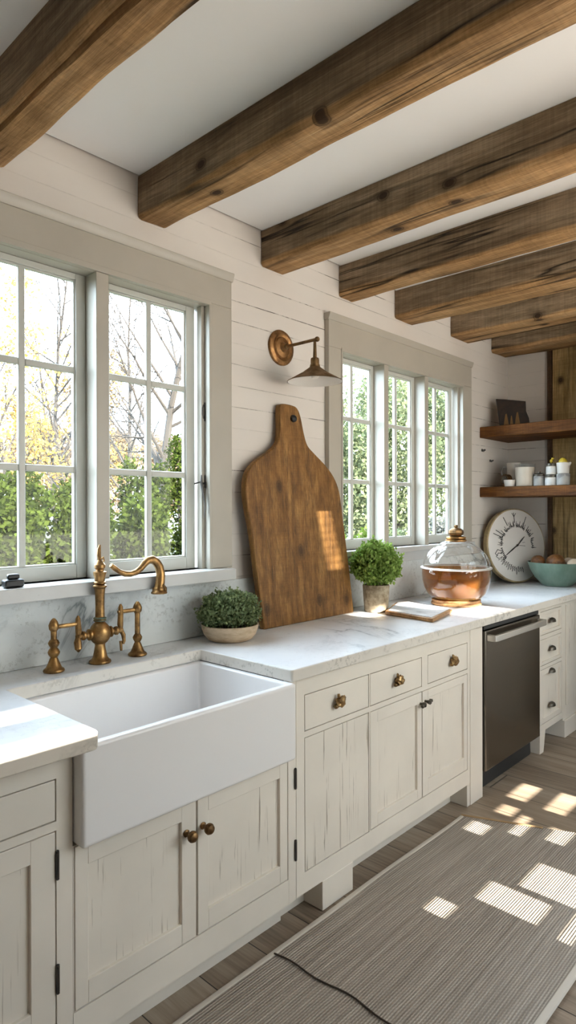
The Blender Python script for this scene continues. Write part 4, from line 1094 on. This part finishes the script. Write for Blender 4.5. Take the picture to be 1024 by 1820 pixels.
bush(9.25, 3.0, .28, .38, 'pale blossoming shrub behind the jar at the right sash', LM['pale'], 77, 3000, .05, zc=1.05)

# screen added out of view behind the viewer; slots shape sun entering the opening
mbs = wall_holes('sun_mask_screen', 'y', -7.03, -7.0, -2.5, 8.0, 1.10, 4.9,
           [(2.90, 3.22, 3.290, 3.39), (2.95, 3.33, 3.190, 3.262), (2.58, 2.76, 3.335, 3.385), (1.8, 3.4, 1.90, 2.34), (.05, .90, 3.12, 3.34)] + [(2.47 - .008*k, 2.585 - .010*k, 3.64 + .04*k, 3.6585 + .04*k) for k in range(11)], M['trim'])
tag(MB().box(-2.5, -2.4, -7.03, -7.0, -.3, 1.10).box(7.9, 8.0, -7.03, -7.0, -.3, 1.10).build('sun_mask_posts', M['trim']), kind='structure')

# ------------------------------------------------------------------ light
w = bpy.data.worlds.new('sky'); sc.world = w; w.use_nodes = True
bg = w.node_tree.nodes['Background']; bg.inputs[0].default_value = (.70, .84, 1.0, 1); 
wt = w.node_tree; tcw = wt.nodes.new('ShaderNodeTexCoord'); sx_ = wt.nodes.new('ShaderNodeSeparateXYZ'); wt.links.new(tcw.outputs['Generated'], sx_.inputs[0])
mr = wt.nodes.new('ShaderNodeMapRange'); mr.inputs['From Min'].default_value = -1; mr.inputs['From Max'].default_value = 1     # sky raised on the window side to brighten worktop and sink
mr.inputs['To Min'].default_value = 1.3; mr.inputs['To Max'].default_value = 12
wt.links.new(sx_.outputs['Y'], mr.inputs['Value']); wt.links.new(mr.outputs[0], bg.inputs[1])
sun = bpy.data.lights.new('sun', 'SUN'); so = bpy.data.objects.new('sun', sun); COL.objects.link(so)
sun.energy = 20; sun.angle = math.radians(.32); sun.color = (1, .93, .82)
so.rotation_euler = Vector((.004, 1, -.36)).to_track_quat('-Z', 'Y').to_euler()
def portal(name, loc, rot, sx, sy):
    l = bpy.data.lights.new(name, 'AREA'); l.shape = 'RECTANGLE'; l.size = sx; l.size_y = sy; l.cycles.is_portal = True
    o = bpy.data.objects.new(name, l); COL.objects.link(o); o.location = loc; o.rotation_euler = rot
portal('portal_garden', (2.7, YF-.02, 1.74), (PI/2, 0, 0), 2.5, 1.52)
portal('portal_window_sink', (1.256, .10, 1.77), (-PI/2, 0, 0), 1.08, 1.15)
portal('portal_window_far', (3.39, .10, 1.77), (-PI/2, 0, 0), 1.37, 1.09)

# ------------------------------------------------------------------ view
sc.view_settings.view_transform = 'Standard'; sc.view_settings.look = 'None'
sc.view_settings.exposure = 1.16; sc.view_settings.gamma = 1.0; sc.view_settings.use_curve_mapping = False
sc.cycles.use_denoising = True
sc.cycles.max_bounces = 14; sc.cycles.diffuse_bounces = 7; sc.cycles.glossy_bounces = 5; sc.cycles.transparent_max_bounces = 24
sc.cycles.sample_clamp_indirect = 6
sc.cycles.caustics_reflective = False; sc.cycles.caustics_refractive = False
